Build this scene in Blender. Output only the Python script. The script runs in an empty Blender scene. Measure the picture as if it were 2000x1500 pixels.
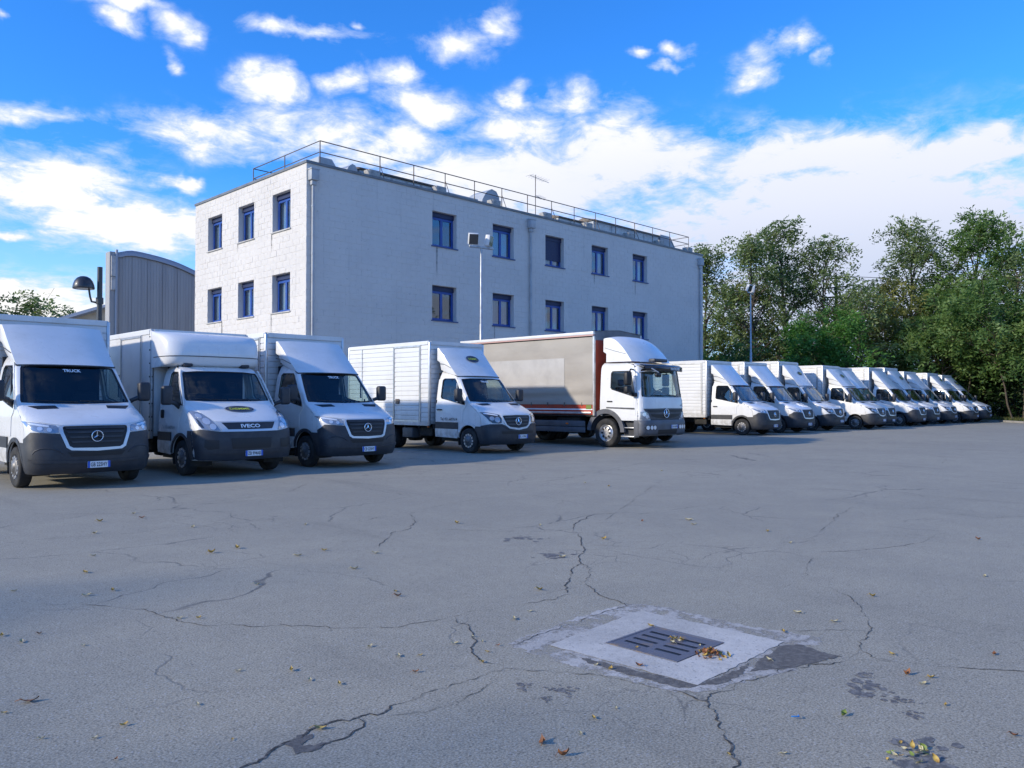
import bpy, bmesh, math, random
import numpy as np
from mathutils import Vector, Matrix
from mathutils.geometry import delaunay_2d_cdt

S = bpy.context.scene
C = S.collection
R = math.radians

# ------------------------------------------------------------------ camera, sky, sun, exposure
cam = bpy.data.cameras.new('camera')
cam.sensor_width = 36.0
cam.lens = 28.22
cam.clip_start = 0.05
cam.clip_end = 3000
co = bpy.data.objects.new('camera', cam)
C.objects.link(co)
co.location = (0, 0, 1.5)
co.rotation_euler = (R(90 + 1.135), R(0.0), R(44.84 - 90))
S.camera = co

SUN_TO = Vector((-2.15, 0.75, 1.0)).normalized()
SUN_EL = math.asin(SUN_TO.z)
sun = bpy.data.lights.new('sun', 'SUN')
sun.energy = 2.2
sun.angle = R(2.2)
sun.color = (1.0, 0.885, 0.70)
so = bpy.data.objects.new('sun', sun)
C.objects.link(so)
so.location = (-30, 10, 40)
so.rotation_euler = (-SUN_TO).to_track_quat('-Z', 'Y').to_euler()

S.view_settings.view_transform = 'Standard'
S.view_settings.look = 'None'
S.view_settings.gamma = 1.0
S.view_settings.exposure = 0.93
S.view_settings.use_curve_mapping = False

world = bpy.data.worlds.new('World')
S.world = world
world.use_nodes = True


class NT:
    """small helper to write node trees"""
    def __init__(s, tree):
        s.t = tree
        s.n = tree.nodes
        s.l = tree.links
        s.n.clear()

    def add(s, typ, ins=None, **props):
        nd = s.n.new(typ)
        for k, v in props.items():
            setattr(nd, k, v)
        if ins:
            for k, v in ins.items():
                sock = nd.inputs[k]
                if isinstance(v, bpy.types.NodeSocket):
                    s.l.new(v, sock)
                else:
                    if isinstance(v, tuple) and len(v) == 3 and sock.type == 'RGBA':
                        v = (*v, 1.0)
                    sock.default_value = v
        return nd

    def math(s, op, a, b=0.0, c=None, clamp=False):
        ins = {0: a, 1: b}
        if c is not None:
            ins[2] = c
        return s.add('ShaderNodeMath', ins, operation=op, use_clamp=clamp).outputs[0]

    def vmath(s, op, a, b=(0, 0, 0)):
        nd = s.add('ShaderNodeVectorMath', {0: a, 1: b}, operation=op)
        return nd.outputs['Value'] if op in ('DOT_PRODUCT', 'LENGTH') else nd.outputs[0]

    def mix(s, fac, a, b, typ='MIX'):
        nd = s.add('ShaderNodeMix', data_type='RGBA', blend_type=typ)
        for sk, v in ((nd.inputs[0], fac), (nd.inputs[6], a), (nd.inputs[7], b)):
            if isinstance(v, bpy.types.NodeSocket):
                s.l.new(v, sk)
            else:
                sk.default_value = (*v, 1.0) if isinstance(v, tuple) and len(v) == 3 else v
        return nd.outputs[2]

    def ramp(s, v, a, b, lo=0.0, hi=1.0, smooth=True):
        nd = s.add('ShaderNodeMapRange', {0: v, 1: a, 2: b, 3: lo, 4: hi})
        nd.interpolation_type = 'SMOOTHSTEP' if smooth else 'LINEAR'
        return nd.outputs[0]

    def noise(s, vec, scale, detail=4.0, rough=0.55, dist=0.0):
        nd = s.add('ShaderNodeTexNoise', {'Vector': vec, 'Scale': scale, 'Detail': detail, 'Roughness': rough, 'Distortion': dist})
        return nd.outputs[0]


w = NT(world.node_tree)
sky = w.add('ShaderNodeTexSky', sky_type='NISHITA')
sky.sun_disc = False
sky.sun_elevation = SUN_EL
sky.sun_rotation = math.atan2(SUN_TO.x, SUN_TO.y)
sky.altitude = 100
sky.air_density = 1.0
sky.dust_density = 0.3
sky.ozone_density = 3.0
tc = w.add('ShaderNodeTexCoord')
d = tc.outputs['Generated']
sx = w.add('ShaderNodeSeparateXYZ', {0: d})
az = w.math('MULTIPLY', w.math('ARCTAN2', sx.outputs[1], sx.outputs[0]), 57.2958)
el = w.math('MULTIPLY', w.math('ARCSINE', sx.outputs[2]), 57.2958)
ae = w.add('ShaderNodeCombineXYZ', {0: az, 1: el, 2: 0.0}).outputs[0]
for (sc_, amp) in ((6.0, (6.0, 3.0, 0)), (17.0, (3.4, 2.0, 0)), (45.0, (1.6, 1.0, 0))):
    wn = w.add('ShaderNodeTexNoise', {'Vector': d, 'Scale': sc_, 'Detail': 3.0}).outputs[1]
    ae = w.vmath('ADD', ae, w.vmath('MULTIPLY', w.vmath('SUBTRACT', wn, (0.5, 0.5, 0.5)), amp))
# the cumulus seen in the photograph (azimuth, elevation, half widths in degrees)
CL = [(70.6,24.1,2.91,0.61),(71.6,22.8,1.43,0.90),(67.7,23.1,1.52,0.86),(76.9,21.9,0.53,0.32),(59.3,24.5,3.86,0.65),(56.1,25.1,0.78,0.45),(48.9,23.9,2.50,1.05),(45.9,25.3,1.84,0.85),(61.6,20.8,1.77,1.29),(53.4,21.9,2.24,1.19),(51.4,19.9,3.29,1.23),(57.2,21.6,1.41,0.93),(76.0,16.9,3.06,0.69),(68.3,20.8,0.69,0.55),(36.1,23.4,0.79,0.40),(33.6,23.6,1.20,0.67),(34.3,22.4,1.35,0.37),(28.3,22.0,1.51,1.27),(25.7,22.6,1.30,0.83),(24.4,21.7,0.71,0.54),(64.6,17.0,5.72,1.20),(59.2,17.8,3.86,1.77),(44.8,18.8,2.76,1.64),(44.5,21.0,1.10,1.09),(40.8,20.6,2.92,0.90),(38.2,19.0,3.06,1.37),(75.4,12.8,6.06,2.10),(69.9,11.2,5.98,1.76),(67.5,14.3,1.26,0.45),(75.3,5.5,6.35,1.9),(35.7,16.3,7.67,2.33),(25.1,15.9,8.56,1.60),(15.9,15.1,6.81,1.50),(22.2,11.6,16.53,4.4),(44.8,15.2,10.89,2.5),(53.6,17.0,5.82,1.5),(76.9,9.6,1.07,0.30),(66.8,14.4,0.83,0.32),(20.7,6.4,13.39,3.95)]
field = None
for (a, e, ra, re) in CL:
    q = w.vmath('MULTIPLY', w.vmath('SUBTRACT', ae, (a, e, 0)), (1 / ra, 1 / re, 0))
    g = w.math('POWER', 2.71828, w.math('MULTIPLY', w.vmath('DOT_PRODUCT', q, q), -0.9))
    if ra > 5.0 and e < 17:
        g = w.math('MULTIPLY', g, 1.35)
    field = g if field is None else w.math('MAXIMUM', field, g)
# clouds everywhere else: soft banks low over the horizon and scattered puffs above
inv = w.math('DIVIDE', 1.0, w.math('ADD', w.math('MAXIMUM', sx.outputs[2], 0.0), 0.16))
flat = w.add('ShaderNodeCombineXYZ', {0: w.math('MULTIPLY', sx.outputs[0], inv), 1: w.math('MULTIPLY', sx.outputs[1], inv), 2: 0.0}).outputs[0]
n1 = w.noise(flat, 2.9, 9.0, 0.60, 0.25)
n2 = w.noise(flat, 8.0, 9.0, 0.68, 0.35)
other = w.noise(flat, 0.9, 3.0, 0.5)
off = w.ramp(w.math('ABSOLUTE', w.math('SUBTRACT', az, 44.8)), 32.0, 46.0, 0.0, 0.8)
off = w.math('MAXIMUM', off, w.ramp(el, 25.5, 33.0, 0.0, 1.0))
bank = w.ramp(el, 22.0, 5.0, 0.0, 0.42)
field = w.math('MAXIMUM', field, w.math('MULTIPLY', off, w.math('ADD', w.math('MULTIPLY', w.ramp(other, 0.44, 0.68, 0.0, 0.9), w.ramp(el, 62.0, 38.0, 0.35, 1.0)), bank)))
dens = w.math('ADD', w.math('ADD', w.math('MULTIPLY', field, 1.0), w.math('MULTIPLY', w.math('SUBTRACT', n1, 0.5), 1.5)), w.math('MULTIPLY', w.math('SUBTRACT', n2, 0.5), 1.9))
cover = w.math('MULTIPLY', w.math('MULTIPLY', w.math('POWER', w.ramp(dens, 0.08, 0.98, 0.0, 1.0, False), 1.35), w.ramp(field, 0.02, 0.34)), w.ramp(el, -1.5, 0.5))
cover = w.math('MULTIPLY', cover, 1.12, clamp=True)
soft = w.ramp(dens, 0.45, 1.2)
hs = w.add('ShaderNodeHueSaturation', {'Hue': 0.497, 'Saturation': 1.22, 'Value': 1.0, 'Color': sky.outputs[0]})
low = w.ramp(el, 4.0, 18.0)
cloudcol = w.mix(soft, (3.0, 3.4, 4.2), (4.2, 4.18, 4.15))
cloudcol = w.mix(w.math('MULTIPLY', w.ramp(az, 62.0, 34.0), w.ramp(el, 21.0, 14.0)), cloudcol, w.mix(w.ramp(el, 7.0, 15.5), (2.5, 2.8, 3.6), (3.35, 3.5, 4.05)))
skyc = w.mix(1.0, hs.outputs[0], (0.36, 0.73, 1.16), 'MULTIPLY')
skyc = w.mix(w.ramp(el, 16.0, 2.0, 0.0, 0.55), skyc, (2.6, 3.55, 4.9))
col = w.mix(cover, skyc, cloudcol)
bg = w.add('ShaderNodeBackground', {'Color': col, 'Strength': 0.135})
w.add('ShaderNodeOutputWorld', {0: bg.outputs[0]})
world.cycles.sampling_method = 'MANUAL'
world.cycles.sample_map_resolution = 1024

# ------------------------------------------------------------------ materials
MATS = {}


def principled(name, base, rough=0.5, metal=0.0, coat=0.0, spec=0.5, build=None):
    m = bpy.data.materials.new(name)
    m.use_nodes = True
    t = NT(m.node_tree)
    p = t.add('ShaderNodeBsdfPrincipled', {'Base Color': base, 'Roughness': rough, 'Metallic': metal, 'Coat Weight': coat, 'Specular IOR Level': spec})
    p.inputs['Coat Roughness'].default_value = 0.06
    out = t.add('ShaderNodeOutputMaterial', {0: p.outputs[0]})
    if build:
        build(t, p)
    MATS[name] = m
    return m


def worn(c1, c2, scale=3.0, lo=0.4, hi=0.7, bump=0.0, bscale=60.0, stretch=(1, 1, 1), rvar=0.0):
    """colour varied by object-space noise, fine bump"""
    def f(t, p):
        o = t.add('ShaderNodeTexCoord').outputs['Object']
        v = t.add('ShaderNodeMapping', {'Vector': o, 'Scale': stretch}).outputs[0]
        n = t.noise(v, scale, 6.0, 0.6)
        t.l.new(t.mix(t.ramp(n, lo, hi), c1, c2), p.inputs['Base Color'])
        if rvar:
            r0 = p.inputs['Roughness'].default_value
            t.l.new(t.ramp(n, 0.3, 0.7, r0 - rvar, r0 + rvar), p.inputs['Roughness'])
        if bump:
            b = t.add('ShaderNodeBump', {'Strength': bump, 'Distance': 0.01, 'Height': t.noise(o, bscale, 4.0)})
            t.l.new(b.outputs[0], p.inputs['Normal'])
    return f


def grimy(c1, c2, scale, z_lo, z_hi, amount, rough):
    """white paint with thin vertical rain streaks and road dirt thrown up from below"""
    def f(t, p):
        o = t.add('ShaderNodeTexCoord').outputs['Object']
        z = t.add('ShaderNodeSeparateXYZ', {0: o}).outputs[2]
        n = t.noise(o, scale, 6.0, 0.6)
        col = t.mix(t.ramp(n, 0.42, 0.78), c1, c2)
        v = t.add('ShaderNodeMapping', {'Vector': o, 'Scale': (9.0, 9.0, 0.55)}).outputs[0]
        col = t.mix(t.ramp(t.noise(v, 1.6, 5.0, 0.65), 0.56, 0.78, 0.0, 0.32), col, (0.44, 0.42, 0.38))
        g = t.math('MULTIPLY', t.ramp(z, z_hi, z_lo), t.ramp(t.noise(o, 6.0, 6.0, 0.7), 0.30, 0.66))
        col = t.mix(t.math('MULTIPLY', g, amount), col, (0.33, 0.30, 0.26))
        t.l.new(col, p.inputs['Base Color'])
        t.l.new(t.ramp(n, 0.3, 0.7, rough - 0.06, rough + 0.08), p.inputs['Roughness'])
    return f


principled('white_paint', (0.8, 0.8, 0.8), 0.32, coat=0.5, build=grimy((0.75, 0.75, 0.74), (0.66, 0.66, 0.64), 1.7, 0.38, 1.05, 0.75, 0.32))
principled('white_box', (0.75, 0.75, 0.75), 0.40, coat=0.15, build=grimy((0.68, 0.685, 0.68), (0.58, 0.58, 0.565), 1.2, 0.74, 1.35, 0.55, 0.40))
principled('alu', (0.60, 0.61, 0.62), 0.38, metal=0.75, build=worn((0.62, 0.63, 0.64), (0.48, 0.48, 0.48), 4.0))
principled('dark_plastic', (0.026, 0.029, 0.037), 0.5, build=worn((0.025, 0.028, 0.036), (0.044, 0.045, 0.05), 5.0, bump=0.12, bscale=350))
principled('grey_plastic', (0.06, 0.063, 0.07), 0.55, build=worn((0.06, 0.063, 0.07), (0.09, 0.09, 0.095), 4.0))
principled('black', (0.010, 0.010, 0.012), 0.5)
principled('black_gloss', (0.012, 0.013, 0.016), 0.16, coat=0.3)
principled('underbody', (0.018, 0.018, 0.018), 0.8, build=worn((0.014, 0.014, 0.014), (0.035, 0.032, 0.028), 6.0))
principled('interior', (0.016, 0.018, 0.023), 0.85)
principled('seat_fabric', (0.011, 0.012, 0.016), 0.95)
principled('rubber', (0.022, 0.022, 0.023), 0.85, build=worn((0.018, 0.018, 0.019), (0.042, 0.040, 0.037), 5.0, bump=0.3, bscale=40))
principled('rim_grey', (0.16, 0.16, 0.165), 0.5, metal=0.4, build=worn((0.17, 0.17, 0.175), (0.09, 0.085, 0.08), 9.0))
principled('rim_silver', (0.62, 0.62, 0.63), 0.35, metal=0.7, build=worn((0.65, 0.65, 0.66), (0.42, 0.41, 0.40), 9.0))
principled('chrome', (0.82, 0.83, 0.84), 0.14, metal=1.0)
principled('silver_paint', (0.62, 0.64, 0.66), 0.28, metal=0.35, coat=0.3)
principled('lamp_lens', (0.34, 0.37, 0.41), 0.12, metal=0.45, coat=1.0)
principled('reflector_silver', (0.70, 0.72, 0.74), 0.30, metal=0.6, coat=1.0)
principled('water_stain', (0.27, 0.26, 0.25), 0.9, build=worn((0.24, 0.235, 0.225), (0.40, 0.39, 0.37), 9.0))
principled('lamp_white', (0.85, 0.88, 0.90), 0.15, metal=0.3, coat=1.0)
principled('lamp_dark', (0.05, 0.055, 0.065), 0.12, metal=0.3, coat=1.0)
principled('amber', (0.75, 0.20, 0.02), 0.25, coat=0.6)
principled('plate_white', (0.72, 0.75, 0.78), 0.4)
principled('plate_blue', (0.015, 0.10, 0.52), 0.4)
principled('print_black', (0.012, 0.012, 0.015), 0.5)
principled('print_white', (0.82, 0.84, 0.86), 0.5)
principled('logo_navy', (0.015, 0.02, 0.055), 0.4)
principled('logo_yellow', (0.62, 0.66, 0.06), 0.45)
principled('logo_grey', (0.30, 0.32, 0.34), 0.45)
principled('sticker_red', (0.7, 0.03, 0.02), 0.4)
principled('red_board', (0.42, 0.045, 0.02), 0.5, coat=0.1, build=worn((0.44, 0.048, 0.02), (0.30, 0.035, 0.02), 2.0))
principled('curtain', (0.42, 0.39, 0.34), 0.5, build=worn((0.37, 0.335, 0.285), (0.32, 0.29, 0.25), 1.6, 0.4, 0.75, bump=0.06, bscale=9.0, stretch=(1, 0.5, 1.6)))
principled('curtain_patch', (0.52, 0.51, 0.49), 0.45, build=worn((0.47, 0.45, 0.415), (0.41, 0.39, 0.36), 1.6))
principled('tarp_grey', (0.20, 0.205, 0.22), 0.6, build=worn((0.20, 0.205, 0.22), (0.15, 0.152, 0.16), 2.0))
principled('pink_rail', (0.50, 0.30, 0.26), 0.5)
principled('skirt_grey', (0.10, 0.107, 0.125), 0.5, build=worn((0.10, 0.107, 0.125), (0.075, 0.077, 0.085), 2.5))
principled('concrete', (0.38, 0.37, 0.35), 0.9, build=worn((0.40, 0.39, 0.36), (0.24, 0.23, 0.22), 5.0, bump=0.3, bscale=40))
principled('frame_blue', (0.010, 0.050, 0.25), 0.42, build=worn((0.014, 0.072, 0.34), (0.011, 0.055, 0.26), 3.0))
principled('shutter_blue', (0.008, 0.018, 0.075), 0.5)
principled('sill_blue', (0.05, 0.09, 0.22), 0.6)
principled('sill_stone', (0.48, 0.47, 0.45), 0.8, build=worn((0.50, 0.49, 0.47), (0.36, 0.35, 0.33), 4.0))
principled('curtain_net', (0.62, 0.62, 0.60), 0.9)
principled('room_dark', (0.05, 0.05, 0.055), 0.9)
principled('coping', (0.17, 0.18, 0.19), 0.5, metal=0.3, build=worn((0.18, 0.19, 0.20), (0.13, 0.135, 0.14), 2.0))
principled('pipe_paint', (0.40, 0.42, 0.44), 0.5, build=worn((0.42, 0.44, 0.46), (0.33, 0.34, 0.36), 2.0))
principled('steel_dark', (0.15, 0.14, 0.13), 0.6, metal=0.4, build=worn((0.16, 0.15, 0.14), (0.14, 0.09, 0.06), 7.0))
principled('galvanised', (0.42, 0.44, 0.46), 0.45, metal=0.6, build=worn((0.44, 0.46, 0.48), (0.32, 0.33, 0.35), 6.0))
principled('lamp_post_black', (0.022, 0.024, 0.03), 0.4, coat=0.3)
principled('fibreglass', (0.40, 0.43, 0.46), 0.45, build=worn((0.42, 0.45, 0.48), (0.32, 0.34, 0.36), 2.0))
principled('roof_felt', (0.10, 0.10, 0.10), 0.9)
principled('hall_clad', (0.34, 0.34, 0.34), 0.7, build=worn((0.37, 0.37, 0.37), (0.29, 0.29, 0.295), 0.9, 0.35, 0.75, stretch=(3.0, 3.0, 0.16)))
principled('hall_edge', (0.34, 0.36, 0.40), 0.5, metal=0.3)
principled('shed_wall', (0.40, 0.38, 0.32), 0.8, build=worn((0.42, 0.40, 0.34), (0.32, 0.30, 0.26), 1.0))
principled('bark', (0.09, 0.07, 0.05), 0.95, build=worn((0.10, 0.08, 0.06), (0.05, 0.04, 0.03), 8.0, bump=0.6, bscale=14))
principled('wood_pole', (0.07, 0.06, 0.05), 0.9)
principled('cast_iron', (0.15, 0.155, 0.185), 0.6, metal=0.2, build=worn((0.140, 0.145, 0.175), (0.24, 0.175, 0.125), 9.0, 0.5, 0.72, bump=0.35, bscale=160))
principled('crack_dark', (0.08, 0.078, 0.072), 0.95, spec=0.1, build=worn((0.06, 0.058, 0.055), (0.19, 0.182, 0.165), 26.0, 0.42, 0.66))
principled('wet_asphalt', (0.12, 0.11, 0.10), 0.85, build=worn((0.105, 0.098, 0.09), (0.18, 0.168, 0.15), 24.0, bump=0.5, bscale=220))
principled('stain_dark', (0.13, 0.125, 0.12), 0.75, build=worn((0.12, 0.115, 0.11), (0.22, 0.21, 0.195), 30.0, 0.45, 0.6, bump=0.5, bscale=220))
principled('leaf_yellow', (0.42, 0.30, 0.06), 0.6, build=worn((0.45, 0.33, 0.08), (0.30, 0.17, 0.04), 30.0))
principled('leaf_pale', (0.46, 0.42, 0.24), 0.6, build=worn((0.50, 0.46, 0.30), (0.36, 0.30, 0.14), 30.0))
principled('leaf_brown', (0.24, 0.10, 0.035), 0.65, build=worn((0.28, 0.11, 0.035), (0.14, 0.06, 0.03), 30.0))
principled('leaf_green', (0.16, 0.22, 0.04), 0.6)
principled('kerb', (0.30, 0.29, 0.27), 0.9, build=worn((0.32, 0.31, 0.29), (0.22, 0.21, 0.20), 3.0))
principled('soil_grass', (0.05, 0.075, 0.025), 0.95, build=worn((0.05, 0.08, 0.025), (0.085, 0.085, 0.04), 0.8))
principled('parking_line', (0.45, 0.45, 0.44), 0.9, build=worn((0.20, 0.20, 0.205), (0.50, 0.50, 0.49), 5.0, 0.42, 0.62))
principled('plastic_litter', (0.02, 0.22, 0.6), 0.4)


def glass_mat(name, tint, rough=0.0, ior=1.5, boost=0.0):
    m = bpy.data.materials.new(name)
    m.use_nodes = True
    t = NT(m.node_tree)
    tr = t.add('ShaderNodeBsdfTransparent', {'Color': tint})
    gl = t.add('ShaderNodeBsdfGlossy', {'Color': (0.95, 0.97, 1.0), 'Roughness': rough})
    fc = t.add('ShaderNodeLayerWeight', {'Blend': 0.5}).outputs['Facing']
    f0 = ((ior - 1) / (ior + 1)) ** 2
    fac = t.math('ADD', t.math('MULTIPLY', t.math('POWER', fc, 4.5), 0.9), f0 + boost, clamp=True)
    mx = t.add('ShaderNodeMixShader', {0: fac, 1: tr.outputs[0], 2: gl.outputs[0]})
    t.add('ShaderNodeOutputMaterial', {0: mx.outputs[0]})
    MATS[name] = m


glass_mat('car_glass', (0.60, 0.70, 0.69), 0.0, 1.52, 0.03)
glass_mat('window_glass', (0.66, 0.74, 0.80), 0.0, 1.6, 0.04)


def wall_mat(name, c1, c2, dirt):
    def f(t, p):
        o = t.add('ShaderNodeTexCoord').outputs['Object']
        big = t.noise(o, 0.5, 5.0, 0.6)
        col = t.mix(t.ramp(big, 0.35, 0.75), c1, c2)
        v = t.add('ShaderNodeMapping', {'Vector': o, 'Scale': (1.0, 1.0, 1.5)}).outputs[0]
        pits = t.noise(v, 7.0, 5.0, 0.65)
        col = t.mix(t.ramp(pits, 0.585, 0.74, 0.0, 0.75), col, dirt)
        v2 = t.add('ShaderNodeMapping', {'Vector': o, 'Scale': (2.2, 2.2, 0.12)}).outputs[0]
        col = t.mix(t.ramp(t.noise(v2, 2.0, 5.0, 0.6), 0.56, 0.80, 0.0, 0.35), col, dirt)
        t.l.new(col, p.inputs['Base Color'])
        h = t.math('ADD', t.noise(o, 22.0, 5.0, 0.65), t.math('MULTIPLY', t.noise(o, 5.0, 3.0), 0.8))
        b = t.add('ShaderNodeBump', {'Strength': 0.55, 'Distance': 0.02, 'Height': h})
        t.l.new(b.outputs[0], p.inputs['Normal'])
    principled(name, c1, 0.85, build=f)


wall_mat('wall_white', (0.635, 0.608, 0.575), (0.580, 0.556, 0.528), (0.32, 0.31, 0.30))


def asphalt(name, c_lo, c_hi, cracks=True, chips=0.50, dk=0.56, worn_edge=False):
    def f(t, p):
        o = t.add('ShaderNodeTexCoord').outputs['Object']
        big = t.noise(o, 0.16, 5.0, 0.6)
        med = t.noise(o, 1.7, 5.0, 0.6)
        col = t.mix(t.ramp(t.math('ADD', t.math('MULTIPLY', big, 0.6), t.math('MULTIPLY', med, 0.4)), 0.38, 0.62), c_lo, c_hi)
        mot = t.noise(o, 13.0, 5.0, 0.7)
        col = t.mix(t.ramp(mot, 0.36, 0.64), t.mix(0.13, col, (0.10, 0.095, 0.09)), t.mix(0.07, col, (0.62, 0.60, 0.56)))
        fine = t.noise(o, 88.0, 3.0, 0.8)
        col = t.mix(t.ramp(fine, 0.32, 0.68), t.mix(dk, col, (0.05, 0.05, 0.05)), t.mix(0.34, col, (0.56, 0.54, 0.49)))
        vo = t.add('ShaderNodeTexVoronoi', {'Vector': o, 'Scale': 62.0, 'Randomness': 1.0})
        cell = t.add('ShaderNodeSeparateColor', {0: vo.outputs['Color']})
        chip = t.math('MULTIPLY', t.ramp(cell.outputs[0], 0.88, 0.93), t.ramp(vo.outputs['Distance'], 0.42, 0.28))
        col = t.mix(t.math('MULTIPLY', chip, 0.45), col, (chips, chips, chips * 1.02))
        hole = t.math('MULTIPLY', t.ramp(cell.outputs[1], 0.88, 0.92), t.ramp(vo.outputs['Distance'], 0.5, 0.35))
        col = t.mix(t.math('MULTIPLY', hole, 0.4), col, (0.03, 0.03, 0.03))
        v3 = t.add('ShaderNodeMapping', {'Vector': o, 'Rotation': (0, 0, 0.5), 'Scale': (1.0, 0.16, 1.0)}).outputs[0]
        col = t.mix(t.ramp(t.noise(v3, 0.9, 4.0, 0.6), 0.56, 0.78, 0.0, 0.45), col, t.mix(0.5, col, (0.03, 0.03, 0.03)))
        h = t.math('ADD', t.math('MULTIPLY', fine, 1.0), t.math('MULTIPLY', vo.outputs['Distance'], -0.35))
        if cracks:
            wv = t.vmath('ADD', o, t.vmath('MULTIPLY', t.vmath('SUBTRACT', t.add('ShaderNodeTexNoise', {'Vector': o, 'Scale': 1.4, 'Detail': 6.0}).outputs[1], (0.5, 0.5, 0.5)), (0.8, 0.8, 0.0)))
            cr = t.add('ShaderNodeTexVoronoi', {'Vector': wv, 'Scale': 0.42}, feature='DISTANCE_TO_EDGE').outputs[0]
            line = t.math('MULTIPLY', t.ramp(cr, 0.006, 0.001), t.ramp(t.noise(o, 0.5, 2.0), 0.46, 0.60))
            col = t.mix(t.math('MULTIPLY', line, 0.65), col, (0.07, 0.07, 0.07))
            h = t.math('SUBTRACT', h, line)
            cr2 = t.add('ShaderNodeTexVoronoi', {'Vector': wv, 'Scale': 1.7}, feature='DISTANCE_TO_EDGE').outputs[0]
            ln2 = t.math('MULTIPLY', t.ramp(cr2, 0.014, 0.003), t.ramp(t.noise(o, 0.33, 3.0), 0.53, 0.64))
            col = t.mix(t.math('MULTIPLY', ln2, 0.5), col, (0.09, 0.088, 0.085))
        t.l.new(col, p.inputs['Base Color'])
        b = t.add('ShaderNodeBump', {'Strength': 0.55, 'Distance': 0.004, 'Height': h})
        t.l.new(b.outputs[0], p.inputs['Normal'])
        if worn_edge:
            t.l.new(t.ramp(t.math('ADD', t.math('MULTIPLY', t.noise(o, 4.5, 6.0, 0.7), 0.7), t.math('MULTIPLY', mot, 0.3)), 0.40, 0.54), p.inputs['Alpha'])
    principled(name, c_hi, 0.80, spec=0.35, build=f)


asphalt('asphalt', (0.345, 0.312, 0.222), (0.440, 0.396, 0.280))
asphalt('slab_concrete', (0.40, 0.385, 0.355), (0.63, 0.605, 0.56), cracks=False, chips=0.6, dk=0.16)
asphalt('apron_concrete', (0.40, 0.38, 0.35), (0.60, 0.575, 0.535), cracks=False, chips=0.6, dk=0.26, worn_edge=True)


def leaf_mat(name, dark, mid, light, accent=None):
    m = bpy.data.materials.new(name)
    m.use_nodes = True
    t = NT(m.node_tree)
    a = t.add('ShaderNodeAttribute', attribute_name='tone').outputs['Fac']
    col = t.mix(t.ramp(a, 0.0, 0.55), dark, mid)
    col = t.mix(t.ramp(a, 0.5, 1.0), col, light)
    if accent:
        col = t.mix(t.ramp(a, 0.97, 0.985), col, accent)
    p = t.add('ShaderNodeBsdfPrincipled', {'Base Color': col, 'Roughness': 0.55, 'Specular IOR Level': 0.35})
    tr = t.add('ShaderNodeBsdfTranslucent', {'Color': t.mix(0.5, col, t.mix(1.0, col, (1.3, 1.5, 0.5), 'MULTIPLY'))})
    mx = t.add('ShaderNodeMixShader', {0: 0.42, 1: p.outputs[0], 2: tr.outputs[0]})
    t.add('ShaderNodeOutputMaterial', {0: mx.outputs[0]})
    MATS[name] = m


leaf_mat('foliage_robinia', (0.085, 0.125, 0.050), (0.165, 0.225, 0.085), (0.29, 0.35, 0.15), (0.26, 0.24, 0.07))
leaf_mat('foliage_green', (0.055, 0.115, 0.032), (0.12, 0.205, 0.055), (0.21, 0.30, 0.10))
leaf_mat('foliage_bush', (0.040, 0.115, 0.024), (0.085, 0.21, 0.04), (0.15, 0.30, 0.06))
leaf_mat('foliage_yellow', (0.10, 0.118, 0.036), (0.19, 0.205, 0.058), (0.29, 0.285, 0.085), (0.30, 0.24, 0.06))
leaf_mat('foliage_shade_dark', (0.012, 0.030, 0.010), (0.022, 0.055, 0.016), (0.040, 0.085, 0.025))  # canopy shade over the low shrubs is put into these leaf colours
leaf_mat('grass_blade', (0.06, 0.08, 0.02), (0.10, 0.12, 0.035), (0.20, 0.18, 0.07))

# ------------------------------------------------------------------ mesh helpers
def pchip(xs, ys):
    x = np.array(xs, float)
    y = np.array(ys, float)
    h = np.diff(x)
    dl = np.diff(y) / h
    m = np.zeros_like(y)
    for i in range(1, len(x) - 1):
        if dl[i - 1] * dl[i] > 0:
            w1, w2 = 2 * h[i] + h[i - 1], h[i] + 2 * h[i - 1]
            m[i] = (w1 + w2) / (w1 / dl[i - 1] + w2 / dl[i])
    m[0], m[-1] = dl[0], dl[-1]

    def f(q):
        q = np.clip(np.asarray(q, float), x[0], x[-1])
        i = np.clip(np.searchsorted(x, q) - 1, 0, len(h) - 1)
        t = (q - x[i]) / h[i]
        return ((1 + 2 * t) * (1 - t) ** 2 * y[i] + t * (1 - t) ** 2 * h[i] * m[i] + t * t * (3 - 2 * t) * y[i + 1] + t * t * (t - 1) * h[i] * m[i + 1])
    return f


def inside(P, poly):
    x, y = P[:, 0], P[:, 1]
    r = np.zeros(len(P), bool)
    n = len(poly)
    for i in range(n):
        x1, y1 = poly[i]
        x2, y2 = poly[(i + 1) % n]
        if y1 == y2:
            continue
        c = ((y1 > y) != (y2 > y)) & (x < (x2 - x1) * (y - y1) / (y2 - y1) + x1)
        r ^= c
    return r


def subdiv(poly, step):
    out = []
    n = len(poly)
    for i in range(n):
        a = np.array(poly[i], float)
        b = np.array(poly[(i + 1) % n], float)
        k = max(1, int(math.ceil(np.linalg.norm(b - a) / step)))
        for j in range(k):
            out.append(tuple(a + (b - a) * j / k))
    return out


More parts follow.
